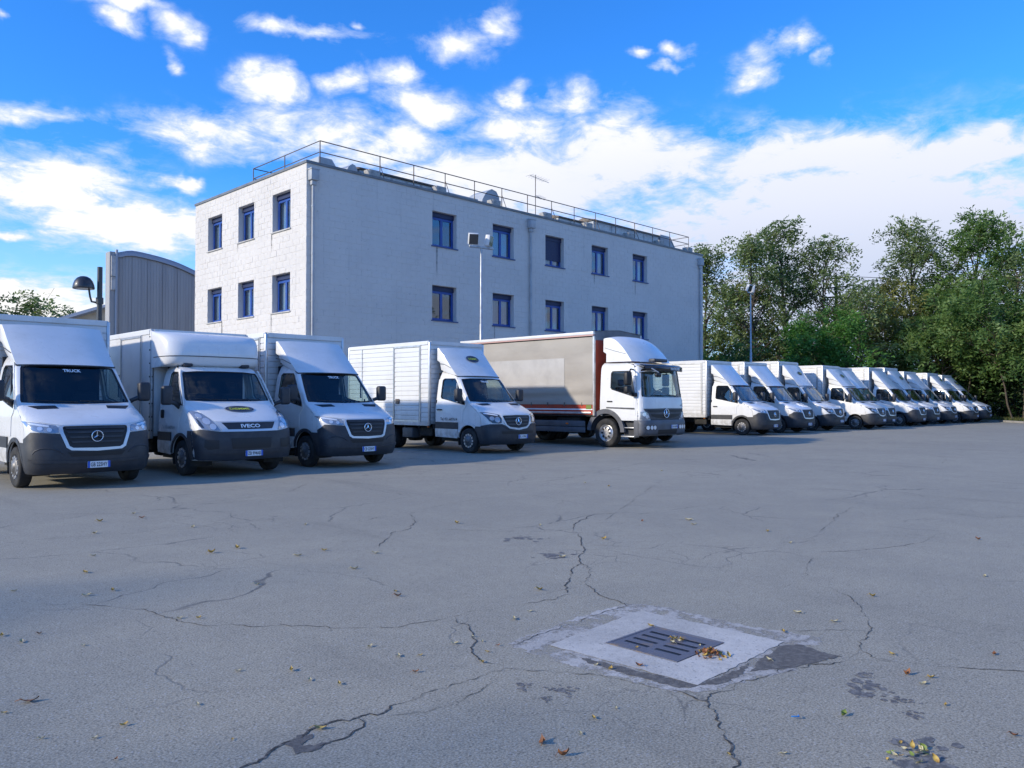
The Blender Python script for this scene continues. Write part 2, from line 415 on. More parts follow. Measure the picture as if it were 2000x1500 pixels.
class MB:
    def __init__(s):
        s.v, s.f, s.s = [], [], []

    def add(s, vs, fs, smooth=False):
        o = len(s.v)
        s.v.extend([tuple(map(float, p)) for p in vs])
        s.f.extend([tuple(o + i for i in f) for f in fs])
        s.s.extend([smooth] * len(fs))
        return s

    def box(s, x0, x1, y0, y1, z0, z1):
        vs = [(x, y, z) for z in (z0, z1) for y in (y0, y1) for x in (x0, x1)]
        return s.add(vs, [(0, 2, 3, 1), (4, 5, 7, 6), (0, 1, 5, 4), (2, 6, 7, 3), (0, 4, 6, 2), (1, 3, 7, 5)])

    def obox(s, c, half, M):
        vs = [Vector(c) + M @ Vector((sx * half[0], sy * half[1], sz * half[2])) for sz in (-1, 1) for sy in (-1, 1) for sx in (-1, 1)]
        return s.add(vs, [(0, 2, 3, 1), (4, 5, 7, 6), (0, 1, 5, 4), (2, 6, 7, 3), (0, 4, 6, 2), (1, 3, 7, 5)])

    def rbox(s, x0, x1, y0, y1, z0, z1, b=0.02, seg=2, M=None):
        bm = bmesh.new()
        bmesh.ops.create_cube(bm, size=1.0)
        for v in bm.verts:
            v.co = Vector(((x0 + x1) / 2 + v.co.x * (x1 - x0), (y0 + y1) / 2 + v.co.y * (y1 - y0), (z0 + z1) / 2 + v.co.z * (z1 - z0)))
        bmesh.ops.bevel(bm, geom=bm.edges[:], offset=b, segments=seg, affect='EDGES', profile=0.5)
        if M is not None:
            bmesh.ops.transform(bm, matrix=M, verts=bm.verts[:])
        bm.verts.index_update()
        s.add([v.co for v in bm.verts], [[v.index for v in f.verts] for f in bm.faces], True)
        bm.free()
        return s

    def tube(s, path, r, n=8, cap=True, smooth=True):
        P = [Vector(p) for p in path]
        rs = r if isinstance(r, (list, tuple)) else [r] * len(P)
        vs, fs = [], []
        ref = Vector((0, 0, 1))
        for i, p in enumerate(P):
            t = (P[min(i + 1, len(P) - 1)] - P[max(i - 1, 0)]).normalized()
            if abs(t.dot(ref)) > 0.95:
                u = t.cross(Vector((1, 0, 0))).normalized()
            else:
                u = t.cross(ref).normalized()
            v = t.cross(u)
            for k in range(n):
                a = 2 * math.pi * k / n
                vs.append(p + (u * math.cos(a) + v * math.sin(a)) * rs[i])
        for i in range(len(P) - 1):
            for k in range(n):
                k2 = (k + 1) % n
                fs.append((i * n + k, i * n + k2, (i + 1) * n + k2, (i + 1) * n + k))
        s.add(vs, fs, smooth)
        if cap:
            s.add(vs[:n], [tuple(range(n))[::-1]])
            s.add(vs[-n:], [tuple(range(n))])
        return s

    def lathe(s, prof, c=(0, 0, 0), axis='x', n=28, smooth=True):
        vs, fs = [], []
        for (r, h) in prof:
            for k in range(n):
                a = 2 * math.pi * k / n
                p = (h, r * math.cos(a), r * math.sin(a)) if axis == 'x' else ((r * math.cos(a), h, r * math.sin(a)) if axis == 'y' else (r * math.cos(a), r * math.sin(a), h))
                vs.append((p[0] + c[0], p[1] + c[1], p[2] + c[2]))
        for i in range(len(prof) - 1):
            for k in range(n):
                k2 = (k + 1) % n
                fs.append((i * n + k, i * n + k2, (i + 1) * n + k2, (i + 1) * n + k))
        return s.add(vs, fs, smooth)

    def prism(s, poly, axis, a0, a1):
        def mk(p, a):
            return (a, p[0], p[1]) if axis == 'x' else ((p[0], a, p[1]) if axis == 'y' else (p[0], p[1], a))
        n = len(poly)
        vs = [mk(p, a0) for p in poly] + [mk(p, a1) for p in poly]
        fs = [tuple(range(n)), tuple(range(2 * n - 1, n - 1, -1))] + [(i, i + n, (i + 1) % n + n, (i + 1) % n) for i in range(n)]
        return s.add(vs, fs)

    def grid(s, pts, nu, nv, smooth=True):
        """pts: nv rows of nu points"""
        return s.add(pts, [(j * nu + i, j * nu + i + 1, (j + 1) * nu + i + 1, (j + 1) * nu + i) for j in range(nv - 1) for i in range(nu - 1)], smooth)

    def patch(s, mp, outer, holes=(), off=0.0, t=0.02, step=0.08, ctr=(0, 1.8, 1.2), dom=None, smooth=True):
        loops = [subdiv(l, step) for l in [outer, *holes]]
        if dom:
            loops = [[dom(*p) for p in l] for l in loops]
        V2, E = [], []
        for l in loops:
            o = len(V2)
            V2 += l
            E += [(o + i, o + (i + 1) % len(l)) for i in range(len(l))]
        B = np.array(V2)
        lo, hi = B.min(0), B.max(0)
        gx = np.arange(lo[0] + step / 2, hi[0], step)
        gy = np.arange(lo[1] + step / 2, hi[1], step)
        if len(gx) and len(gy):
            G = np.array([(a, b) for a in gx for b in gy])
            ok = inside(G, loops[0])
            for h in loops[1:]:
                ok &= ~inside(G, h)
            G = G[ok]
            if len(G):
                dd = np.min(np.abs(G[:, None, 0] - B[None, :, 0]) ** 2 + np.abs(G[:, None, 1] - B[None, :, 1]) ** 2, axis=1)
                G = G[dd > (0.4 * step) ** 2]
                V2 = V2 + [tuple(g) for g in G]
        r = delaunay_2d_cdt([Vector(p) for p in V2], E, [], 0, 1e-6)
        W = np.array([tuple(p) for p in r[0]])
        F = [f for f in r[2]]
        Cn = np.array([W[list(f)].mean(0) for f in F])
        ok = inside(Cn, loops[0])
        for h in loops[1:]:
            ok &= ~inside(Cn, h)
        F = [list(f) for f, k in zip(F, ok) if k]
        P = np.array([mp(a, b) for a, b in W])
        e = 1e-3
        N = np.array([np.cross(np.subtract(mp(a + e, b), mp(a - e, b)), np.subtract(mp(a, b + e), mp(a, b - e))) for a, b in W])
        ln = np.linalg.norm(N, axis=1)
        ln[ln < 1e-12] = 1
        N = N / ln[:, None]
        used = sorted({i for f in F for i in f})
        sg = np.sign(sum(np.dot(N[i], P[i] - np.array(ctr)) for i in used)) or 1
        N = N * sg
        A = P + N * off
        idx = {i: k for k, i in enumerate(used)}
        FF = []
        cnt = {}
        for f in F:
            a, b, c = f[:3]
            if np.dot(np.cross(A[b] - A[a], A[c] - A[a]), N[a] + N[b] + N[c]) < 0:
                f = f[::-1]
            FF.append([idx[i] for i in f])
            for i in range(len(f)):
                p, q = f[i], f[(i + 1) % len(f)]
                k = (min(p, q), max(p, q))
                cnt[k] = None if k in cnt else (p, q)
        s.add([A[i] for i in used], FF, smooth)
        if t > 0:
            for pq in cnt.values():
                if pq:
                    p, q = pq
                    s.add([A[p], A[q], A[q] - N[q] * t, A[p] - N[p] * t], [(1, 0, 3, 2)])
        return s

    def mesh(s, name, mat):
        me = bpy.data.meshes.new(name)
        me.from_pydata(s.v, [], s.f)
        if s.s:
            me.polygons.foreach_set('use_smooth', s.s)
        me.materials.append(MATS[mat])
        me.update()
        return me

    def build(s, name, mat, parent=None, loc=(0, 0, 0), rot=None):
        return link(name, s.mesh(name, mat), parent, loc, rot)


def link(name, me, parent=None, loc=(0, 0, 0), rot=None):
    o = bpy.data.objects.new(name, me)
    C.objects.link(o)
    o.location = loc
    if rot:
        o.rotation_euler = rot
    if parent:
        o.parent = parent
    return o


def tag(o, label=None, cat=None, group=None, kind=None):
    for k, v in (('label', label), ('category', cat), ('group', group), ('kind', kind)):
        if v:
            o[k] = v
    return o


def thing(name, loc, label, cat, group=None, rz=0.0):
    o = bpy.data.objects.new(name, None)
    o.empty_display_size = 0.2
    C.objects.link(o)
    o.location = loc
    o.rotation_euler = (0, 0, rz)
    return tag(o, label, cat, group)


def copy_tree(o, parent):
    c = o.copy()
    C.objects.link(c)
    c.parent = parent
    for ch in o.children:
        copy_tree(ch, c)
    return c


MESHES = {}


def cached(key, fn, name, mat):
    if key not in MESHES:
        MESHES[key] = fn().mesh(name, mat)
    return MESHES[key]


def text2d(txt, height, width=None, bold=0.0):
    """flat lettering outline mesh, centred, as (verts, faces)"""
    cu = bpy.data.curves.new('txt', 'FONT')
    cu.body = txt
    cu.size = 1.0
    cu.offset = bold
    cu.resolution_u = 2
    ob = bpy.data.objects.new('txt', cu)
    C.objects.link(ob)
    dg = bpy.context.evaluated_depsgraph_get()
    me = bpy.data.meshes.new_from_object(ob.evaluated_get(dg))
    V = np.array([v.co[:2] for v in me.vertices])
    F = [tuple(p.vertices) for p in me.polygons]
    bpy.data.objects.remove(ob)
    bpy.data.meshes.remove(me)
    lo, hi = V.min(0), V.max(0)
    V = V - (lo + hi) / 2
    k = height / (hi[1] - lo[1])
    V[:, 1] *= k
    V[:, 0] *= (width / (hi[0] - lo[0])) if width else k
    return V, F


def lettering(mb, txt, mp, height, width=None, bold=0.0):
    V, F = text2d(txt, height, width, bold)
    mb.add([mp(u, v) for u, v in V], F)
    return mb


def ell(cx, cy, rx, ry, n=28, a0=0.0, a1=2 * math.pi):
    return [(cx + rx * math.cos(a0 + (a1 - a0) * k / n), cy + ry * math.sin(a0 + (a1 - a0) * k / n)) for k in range(n)]


# ------------------------------------------------------------------ vehicle skins
class Skin:
    """front and side skin of a cab: front(x,z) wraps round the corners, side(y,z) follows the half width"""
    def __init__(s, rows, n=2.6, kx=1.0):
        z = [r[0] for r in rows]
        s.z0, s.z1 = z[0], z[-1]
        s.yc = pchip(z, [r[1] for r in rows])
        s.sw = pchip(z, [r[2] for r in rows])
        s.w = pchip(z, [r[3] * kx for r in rows])
        s.n = n

    def fmap(s, a, z):
        w, n = float(s.w(z)), s.n
        b = min(abs(a), 1.0) * math.pi / 2
        return (math.copysign(w * math.sin(b) ** (2 / n), a), float(s.yc(z)) + float(s.sw(z)) * (1 - max(math.cos(b), 0.0) ** (2 / n)), z)

    def dom(s, x, z):
        u = min(abs(x) / float(s.w(z)), 1.0)
        return (math.copysign(2 / math.pi * math.asin(u ** (s.n / 2)), x), z)

    def at(s, x, z):
        return s.fmap(*s.dom(x, z))

    def edge(s, z):
        return float(s.yc(z) + s.sw(z))

    def front(s, mb, outer, holes=(), off=0.0, t=0.02, step=0.075):
        return mb.patch(s.fmap, outer, holes, off, t, step, dom=s.dom)

    def side(s, mb, sg, outer, holes=(), off=0.0, t=0.02, step=0.09):
        return mb.patch(lambda y, z: (sg * float(s.w(z)), y, z), outer, holes, off, t, step, ctr=(0, 1.4, 1.2))

    def outline(s, za, zb, k=16):
        zs = np.linspace(za, zb, k)
        return [(-float(s.w(z)) * 0.99999, float(z)) for z in zs[::-1]] + [(float(s.w(z)) * 0.99999, float(z)) for z in zs]

    def edge_line(s, za, zb, k=18):
        return [(s.edge(z), float(z)) for z in np.linspace(za, zb, k)]


def mirror_poly(p):
    """half outline (x >= 0 side, top to bottom) -> closed symmetric outline"""
    return p + [(-x, z) for x, z in reversed(p) if abs(x) > 1e-6]


def flip(p):
    return [(-x, z) for x, z in reversed(p)]


def arc(cy, cz, r, a0, a1, n=14):
    return [(cy + r * math.cos(R(a0 + (a1 - a0) * k / n)), cz + r * math.sin(R(a0 + (a1 - a0) * k / n))) for k in range(n + 1)]


def star_emblem(parent, c, r, mat='chrome', name='star_emblem', fy=-1):
    mb = MB()
    x, y, z = c
    n = 28
    ring = []
    for rr, dy in ((r, 0), (r * 0.97, -0.012), (r * 0.88, -0.012), (r * 0.85, 0)):
        ring += [(x + rr * math.cos(2 * math.pi * k / n), y + dy, z + rr * math.sin(2 * math.pi * k / n)) for k in range(n)]
    mb.add(ring, [(i * n + k, i * n + (k + 1) % n, (i + 1) * n + (k + 1) % n, (i + 1) * n + k) for i in range(3) for k in range(n)], True)
    for j in range(3):
        a = math.pi / 2 + j * 2 * math.pi / 3
        tip = (x + r * 0.9 * math.cos(a), y, z + r * 0.9 * math.sin(a))
        b = [(x + r * 0.19 * math.cos(a + q), y, z + r * 0.19 * math.sin(a + q)) for q in (math.pi / 3, -math.pi / 3)]
        mb.add([tip, b[0], b[1], (x, y - 0.03, z)], [(0, 1, 3), (0, 3, 2), (1, 2, 3)])
    return mb.build(name, mat, parent)


def plate(root, x, y, z, txt, wd=0.36, ht=0.11):
    p = MB().box(x - wd / 2, x + wd / 2, y - 0.012, y, z - ht / 2, z + ht / 2).build('licence_plate', 'plate_white', root)
    b = MB()
    for sg in (-1, 1):
        b.box(x + sg * wd * 0.45 - wd * 0.05, x + sg * wd * 0.45 + wd * 0.05, y - 0.015, y - 0.0125, z - ht / 2, z + ht / 2)
    b.build('plate_band', 'plate_blue', p)
    lettering(MB(), txt, lambda u, v: (x + u, y - 0.0150, z + v), ht * 0.62, wd * 0.74, 0.01).build('plate_lettering', 'print_black', p)
    return p


def wheels(root, specs, r, wd, style):
    """specs: (x, y, outward sign, dual)"""
    def tyre():
        h = wd / 2
        return MB().lathe([(r * .60, -h * .9), (r * .90, -h), (r * .975, -h * .86), (r, -h * .6), (r, h * .6), (r * .975, h * .86), (r * .90, h), (r * .66, h * .96), (r * .60, h * .85)], n=36)

    def rim():
        h = wd / 2
        if style == 'atego':
            return MB().lathe([(r * .62, h * .92), (r * .60, h * .4), (r * .54, h * .1), (r * .45, h * .7), (r * .40, h * .85), (r * .24, h * .9), (0.001, h * .9)], n=32)
        return MB().lathe([(r * .63, h * .93), (r * .60, h * .55), (r * .55, h * .50), (r * .44, h * .95), (r * .36, h * 1.10), (r * .26, h * 1.12), (r * .24, h * 1.3), (0.001, h * 1.32)], n=32)

    def slots():
        mb = MB()
        h = wd / 2
        k0 = 8 if style == 'atego' else 12
        for k in range(k0):
            a = 2 * math.pi * k / k0
            rr = r * (.34 if style == 'atego' else .50)
            x = h * (.90 if style == 'atego' else .86)
            M = Matrix.Rotation(a, 3, 'X')
            hw = (0.012, 0.035, 0.028) if style == 'atego' else (0.012, 0.020, 0.026)
            mb.obox(M @ Vector((x, rr, 0)), hw, M)
        return mb
    for (x, y, sg, dual) in specs:
        rz = 0 if sg > 0 else math.pi
        wme = cached(('tyre', style), tyre, 'tyre', 'rubber')
        wo = link('wheel', wme, root, (x, y, r), (0, 0, rz))
        if dual:
            link('inner_tyre', wme, wo, (-wd * 1.12, 0, 0))
        link('rim', cached(('rim', style), rim, 'rim', 'rim_silver' if style == 'atego' else 'rim_grey'), wo)
        link('rim_slots', cached(('slot', style), slots, 'rim_slots', 'black' if style == 'atego' else 'rim_silver'), wo)


def seats(root, xs, y, z, k=1.0):
    for x in xs:
        s = MB().rbox(x - .24, x + .24, y - .05, y + .42, z, z + .16, .05).rbox(x - .23, x + .23, y + .40, y + .54, z + .1, z + .72, .05)
        so_ = s.build('seat', 'seat_fabric', root)
        MB().rbox(x - .13, x + .13, y + .42, y + .52, z + .75, z + .96, .04).build('headrest', 'seat_fabric', so_)


def steering_wheel(root, c, tilt=0.9, r=0.2):
    mb = MB()
    M = Matrix.Rotation(-tilt, 3, 'X')
    pts = [Vector(c) + M @ Vector((r * math.cos(a), r * math.sin(a), 0)) for a in np.linspace(0, 2 * math.pi, 25)]
    mb.tube(pts, 0.016, 6, cap=False)
    for a in (0, math.pi, -math.pi / 2):
        mb.tube([c, Vector(c) + M @ Vector((r * math.cos(a), r * math.sin(a), 0))], 0.02, 5)
    return mb.build('steering_wheel', 'black', root)


def van_mirror(root, skin, y, z, h=0.36, wdt=0.22, reach=0.16):
    for sg in (-1, 1):
        x0 = sg * float(skin.w(z))
        m = MB().rbox(x0 + sg * reach - (0 if sg > 0 else wdt), x0 + sg * reach + (wdt if sg > 0 else 0), y - .11, y + .05, z + .02, z + .02 + h, .05, 3)
        mo = m.build('mirror', 'dark_plastic', root)
        MB().tube([(x0 - sg * .02, y + .12, z - .03), (x0 + sg * reach * .6, y + .02, z + .05), (x0 + sg * (reach + .06), y - .02, z + .10)], [.05, .04, .045], 8).build('mirror_arm', 'dark_plastic', mo)
        a = x0 + sg * (reach + wdt / 2)
        MB().box(a - wdt * .4, a + wdt * .4, y + .051, y + .056, z + .06, z + h - .02).build('mirror_glass', 'chrome', mo)


def wheel_arch(root, y, z, r, x0, x1, mat='underbody'):
    for sg in (-1, 1):
        mb = MB()
        a = arc(y, z, r, -20, 200, 18)
        mb.grid([(sg * x, p[0], p[1]) for x in (x0, x1) for p in a], len(a), 2)
        mb.add([(sg * x0, p[0], p[1]) for p in a], [tuple(range(len(a)))])
        mb.build('wheel_arch', mat, root)


def wipers(root, skin, zb, spans):
    for (xa, xb, zt) in spans:
        pts = [Vector(skin.at(xa + (xb - xa) * k / 6, zb + (zt - zb) * k / 6)) + Vector((0, -.022, .012)) for k in range(7)]
        MB().tube(pts, 0.010, 5).build('wiper', 'black', root)


def oval_logo(parent, mp, rx, ry, txt='DIEMME', ring='logo_grey', base='logo_navy', ink='logo_yellow'):
    """mp(u, v, lift): surface point; oval plate with inner ring and lettering"""
    def disc(k, lift, n=36):
        return [mp(rx * k * math.cos(2 * math.pi * i / n), ry * k * math.sin(2 * math.pi * i / n), lift) for i in range(n)]

    def dmesh(k, lift):
        n = 36
        vs = [mp(0, 0, lift)]
        fs = []
        for j, q in enumerate((.34, .67, 1.0)):
            vs += disc(k * q, lift)
        for i in range(n):
            i2 = (i + 1) % n
            fs.append((0, 1 + i, 1 + i2))
            for j in range(2):
                fs.append((1 + j * n + i, 1 + (j + 1) * n + i, 1 + (j + 1) * n + i2, 1 + j * n + i2))
        return MB().add(vs, fs)
    lo = dmesh(1.0, 0.004).build('oval_logo', ring, parent)
    dmesh(0.93, 0.006).build('logo_field', base, lo)
    mb = MB()
    n = 40
    o, i_ = disc(.80, .008, n), disc(.77, .008, n)
    mb.add(o + i_, [(k, (k + 1) % n, n + (k + 1) % n, n + k) for k in range(n)])
    mb.build('logo_ring', 'logo_grey', lo)
    lettering(MB(), txt, lambda u, v: mp(u, v, .009), ry * .62, rx * 1.34, 0.012).build('logo_lettering', ink, lo)
    return lo


# ------------------------------------------------------------------ ribbed cargo boxes
def ribs(mb, mapf, u0, u1, v0, v1, pitch=0.148, d=0.016):
    """horizontal planks: mapf(u, v, depth)"""
    n = max(1, int(round((v1 - v0) / pitch)))
    p = (v1 - v0) / n
    for k in range(n):
        a, b = v0 + k * p, v0 + (k + 1) * p
        pr = [(a + .004, d * .25), (a + .010, d), (b - .045, d * .72), (b - .014, d * .45), (b - .006, 0)]
        mb.add([mapf(u, v, q) for (v, q) in pr for u in (u0, u1)], [(2 * i, 2 * i + 1, 2 * i + 3, 2 * i + 2) for i in range(4)])
    return mb


def cargo(root, hw, y0, y1, z0, z1, ribbed=True, door=(0.30, 1.62), seams=(), latch=True, side_lip=True):
    """box body with posts, rails, planked or smooth walls and a hinged side door"""
    e = .05
    core = MB().box(-hw + .03, hw - .03, y0 + .03, y1 - .03, z0 + .05, z1 - .03).build('cargo_box', 'white_box', root)
    for sg in (-1, 1):
        for (ya, yb) in ((y0, y0 + .07), (y1 - .07, y1)):
            MB().rbox(min(sg * hw, sg * (hw - .07)), max(sg * hw, sg * (hw - .07)), ya, yb, z0, z1, .018, 2).build('corner_post', 'alu' if ribbed else 'galvanised', core)
        x = sg * (hw + .004)
        xa, xb = min(x, sg * (hw - .05)), max(x, sg * (hw - .05))
        MB().box(xa, xb, y0 + .072, y1 - .072, z1 - .09, z1 + .004).build('roof_rail', 'white_box', core)
        MB().box(xa, xb, y0 + .072, y1 - .072, z0 - .004, z0 + .10).build('bottom_rail', 'white_box' if ribbed else 'alu', core)
        f = (lambda sgn: (lambda u, v, dd: (sgn * (hw - .028 + dd), u, v)))(sg)
        if sg < 0 and door:
            a, b = y0 + door[0], y0 + door[1]
            spans = [(y0 + .072, a - .035), (b + .035, y1 - .072)]
            dp = MB()
            if ribbed:
                ribs(dp, f, a + .03, b - .03, z0 + .15, z1 - .14)
            else:
                dp.box(-hw + .010, -hw + .028, a + .03, b - .03, z0 + .15, z1 - .14)
            do = dp.build('side_door', 'white_box', core)
            fr = MB()
            xo, xi = -hw - .006, -hw + .028
            for (p0, p1, q0, q1) in ((a - .028, a + .028, z0 + .102, z1 - .092), (b - .028, b + .028, z0 + .102, z1 - .092), (a + .028, b - .028, z0 + .102, z0 + .148), (a + .028, b - .028, z1 - .138, z1 - .092)):
                fr.box(xo, xi, p0, p1, q0, q1)
            fr.build('door_frame', 'alu', do)
            sl = MB()
            sl.box(-hw - .009, -hw - .0065, a + .012, a + .024, z0 + .11, z1 - .10).box(-hw - .009, -hw - .0065, b - .010, b + .002, z0 + .11, z1 - .10)
            sl.build('door_seal', 'black', do)
            if latch:
                yl = b - .20
                MB().box(-hw - .02, -hw - .002, yl - .085, yl + .085, z0 + .64, z0 + .79).box(-hw - .034, -hw - .0205, yl - .06, yl + .07, z0 + .695, z0 + .725).build('door_latch', 'steel_dark', do)
        else:
            spans = [(y0 + .072, y1 - .072)]
        for (p, q) in spans:
            if q - p < .05:
                continue
            mb = MB()
            if ribbed:
                ribs(mb, f, p, q, z0 + .102, z1 - .092)
            else:
                mb.box(min(sg * (hw - .028), sg * (hw - .012)), max(sg * (hw - .028), sg * (hw - .012)), p, q, z0 + .102, z1 - .092)
            mb.build('side_panel', 'white_box', core)
        for sy in seams:
            MB().box(sg * (hw - .005) - .008, sg * (hw - .005) + .008, sy - .012, sy + .012, z0 + .102, z1 - .092).build('panel_joint', 'alu', core)
    fmb = MB()
    ff = lambda u, v, dd: (u, y0 + .028 - dd, v)
    if ribbed:
        ribs(fmb, ff, -hw + .072, hw - .072, z0 + .102, z1 - .092)
    else:
        fmb.box(-hw + .072, hw - .072, y0 + .012, y0 + .028, z0 + .102, z1 - .092)
    fmb.build('front_panel', 'white_box', core)
    MB().box(-hw + .072, hw - .072, y0 - .004, y0 + .05, z1 - .09, z1 + .004).build('front_rail', 'white_box', core)
    MB().box(-hw + .02, hw - .02, y0 + .055, y1 - .02, z1 + .005, z1 + .02).build('roof_skin', 'white_box', core)
    for sg in (-1, 1):
        MB().box(min(sg * .02, sg * (hw - .08)), max(sg * .02, sg * (hw - .08)), y1 - .02, y1 + .01, z0 + .1, z1 - .1).build('rear_door', 'white_box', core)
    return core


def chassis(root, y_end, axle, z1, toolbox=None):
    mb = MB()
    for sg in (-1, 1):
        mb.box(sg * .42 - .05, sg * .42 + .05, 0.9, y_end - .15, z1 - .24, z1 - .02)
    for y in np.arange(2.6, y_end - .3, .7):
        mb.box(-.95, .95, y - .04, y + .04, z1 - .10, z1 + .045)
    mb.box(-.75, .75, axle - .07, axle + .07, .28, .42)
    mb.rbox(-.18, .18, axle - .2, axle + .2, .2, .52, .06)
    mb.rbox(-.9, -.5, 2.75, 3.35, .42, z1 - .05, .03)
    mb.build('chassis_frame', 'underbody', root)
    MB().box(-.8, .8, .35, 2.4, .30, .42).build('engine_tray', 'underbody', root)
    for sg in (-1, 1):
        g = MB()
        a = arc(axle, .36, .46, 15, 165, 12)
        g.grid([(sg * x, p[0], p[1]) for x in (.62, 1.0) for p in a], len(a), 2)
        g.box(sg * .81 - .18, sg * .81 + .18, axle + .50, axle + .515, .22, .72)
        g.build('mudguard', 'black', root)
    if toolbox:
        t = MB().rbox(-1.04, -.70, toolbox, toolbox + .5, .36, z1 - .08, .02)
        t.build('tool_box', 'grey_plastic', root)


# ------------------------------------------------------------------ white vans with box bodies (two nose shapes)
VAN = Skin([(.25, .12, .32, .93), (.30, .06, .38, .96), (.42, .01, .42, .985), (.60, .0, .45, 1.0), (.80, .02, .47, 1.0), (.95, .045, .47, 1.0), (1.05, .085, .46, 1.0),
            (1.12, .16, .45, 1.0), (1.18, .28, .40, 1.0), (1.26, .48, .33, .997), (1.36, .74, .24, .985), (1.43, .92, .18, .975), (1.50, .99, .165, .96), (1.80, 1.26, .14, .915),
            (2.12, 1.53, .12, .855), (2.20, 1.62, .12, .83), (2.28, 1.78, .10, .79), (2.34, 2.0, .08, .73), (2.365, 2.16, .06, .66)], 2.7, .98)


def van_cab(root, kind):
    k = VAN
    new = kind == 'new'
    zt = 2.362
    body = MB()
    ws = mirror_poly([(0, 2.135), (.45, 2.13), (.765, 2.105), (.785, 2.07), (.895, 1.50), (.89, 1.455), (.5, 1.435), (0, 1.425)])
    k.front(body, k.outline(.27, zt, 22), [ws], 0, .03)
    win = [(2.29, 1.58), (2.23, 1.53), (1.97, 1.49), (1.55, 1.41), (1.17, 1.345), (1.19, 1.42), (1.66, 2.05), (1.74, 2.12), (2.22, 2.13), (2.29, 2.08)]
    a = arc(1.02, .36, .435, 168, 12, 16)
    so_ = k.edge_line(.27, zt, 22) + [(2.47, zt), (2.47, .42), (1.44, .42)] + list(reversed(a)) + [(.575, .27)]
    for sg in (-1, 1):
        k.side(body, sg, so_, [win], 0, .03)
    # roof cap and rear wall
    ye = k.edge(zt)
    wt = float(k.w(zt))
    body.grid([(x * wt, y, zt + .035 * (1 - abs(x) ** 3)) for y in (k.yc(zt), ye, 2.3, 2.47) for x in np.linspace(-1, 1, 9)], 9, 4)
    bodyo = body.build('cab_body', 'white_paint', root)
    MB().box(-.96, .96, 2.44, 2.468, .45, 1.5).box(-.84, .84, 2.44, 2.468, 1.5, 2.3).build('cab_rear_wall', 'interior', root)
    # glass
    glass = k.front(MB(), ws, (), -.012, 0).build('windscreen', 'car_glass', root)
    ins = [(x * .955, z + (1.78 - z) * .055) for x, z in ws]
    k.front(MB(), ws, [ins], -.006, .01).build('windscreen_seal', 'black', glass)
    wipers(root, k, 1.45, [(.72, .02, 1.47), (-.02, -.70, 1.48)])
    # bonnet
    bo = mirror_poly([(0, 1.405), (.6, 1.40), (.86, 1.375), (.93, 1.25), (.955, 1.15), (.60, 1.085), (.50, 1.075), (0, 1.08)])
    k.front(MB(), bo, (), .006, .022).build('bonnet', 'white_paint', root)
    for sg in (-1, 1):
        v = [(sg * .83, 1.385), (sg * .42, 1.392), (sg * .40, 1.345), (sg * .72, 1.335)]
        k.front(MB(), v, (), .012, .006, .05).build('bonnet_vent', 'black', root)
    # bumper, grille, lamps
    if new:
        bp = mirror_poly([(0, .64), (.34, .655), (.44, .70), (.545, .93), (.62, .935), (.86, .955), (.93, .96), (.965, .90), (.998, .78), (.998, .60), (.983, .42), (.956, .29), (.93, .27), (0, .27)])
    else:
        bp = mirror_poly([(0, .66), (.30, .70), (.46, .78), (.58, .83), (.90, .83), (.96, .80), (.999, .76), (.998, .60), (.983, .42), (.956, .29), (.93, .27), (0, .27)])
    bump = k.front(MB(), bp, (), .016, .03).build('bumper', 'dark_plastic', root)
    ztop = .78 if new else .76
    for sg in (-1, 1):
        pl = k.edge_line(.27, ztop, 10) + [(.62 + .1, ztop)] + [p for p in arc(1.02, .36, .422, 118, 172, 6)][1:] + [(.585, .27)]
        k.side(MB(), sg, pl, (), .015, .03).build('bumper_corner', 'dark_plastic', bump)
    if new:
        k.front(MB(), mirror_poly([(0, .625), (.46, .625), (.40, .555), (0, .55)]), (), .022, .004, .05).build('lower_intake', 'black', bump)
        k.front(MB(), mirror_poly([(0, .475), (.92, .50), (.95, .52), (.955, .49), (.92, .455), (0, .43)]), (), .030, .015).build('bumper_ridge', 'dark_plastic', bump)
        for sg in (-1, 1):
            q = [Vector(k.at(sg * x, z)) + Vector((0, -.016, 0)) for x, z in ((.52, .60), (.58, .65), (.66, .685), (.76, .70), (.84, .69), (.90, .655), (.93, .60))]
            MB().tube(q, .012, 6).build('bumper_crease', 'dark_plastic', bump)
        su = mirror_poly([(0, 1.068), (.50, 1.068), (.565, 1.05), (.56, .95), (.47, .70), (.40, .655), (0, .635)])
        gr = mirror_poly([(0, 1.052), (.49, 1.050), (.515, 1.03), (.505, .95), (.425, .725), (.37, .695), (0, .685)])
    else:
        k.front(MB(), mirror_poly([(0, .62), (.62, .63), (.60, .56), (0, .55)]), (), .022, .004, .05).build('lower_intake', 'black', bump)
        k.front(MB(), mirror_poly([(0, .645), (.34, .69), (.50, .775), (.60, .83), (.93, .82), (.985, .78), (.985, .745), (.9, .775), (.60, .79), (.50, .735), (.34, .65), (0, .61)]), (), .030, .015).build('bumper_ridge', 'dark_plastic', bump)
        su = mirror_poly([(0, 1.09), (.52, 1.085), (.575, 1.06), (.55, .95), (.46, .78), (.34, .70), (0, .655)])
        gr = mirror_poly([(0, 1.065), (.50, 1.055), (.525, 1.03), (.50, .95), (.42, .80), (.32, .745), (0, .71)])
    k.front(MB(), su, [gr], .022, .03).build('grille_surround', 'silver_paint' if new else 'white_paint', root)
    g = k.front(MB(), gr, (), .006, .01).build('grille', 'black', root)
    bars = (.79, .87, .95, 1.02) if new else (.82, .91, 1.0)
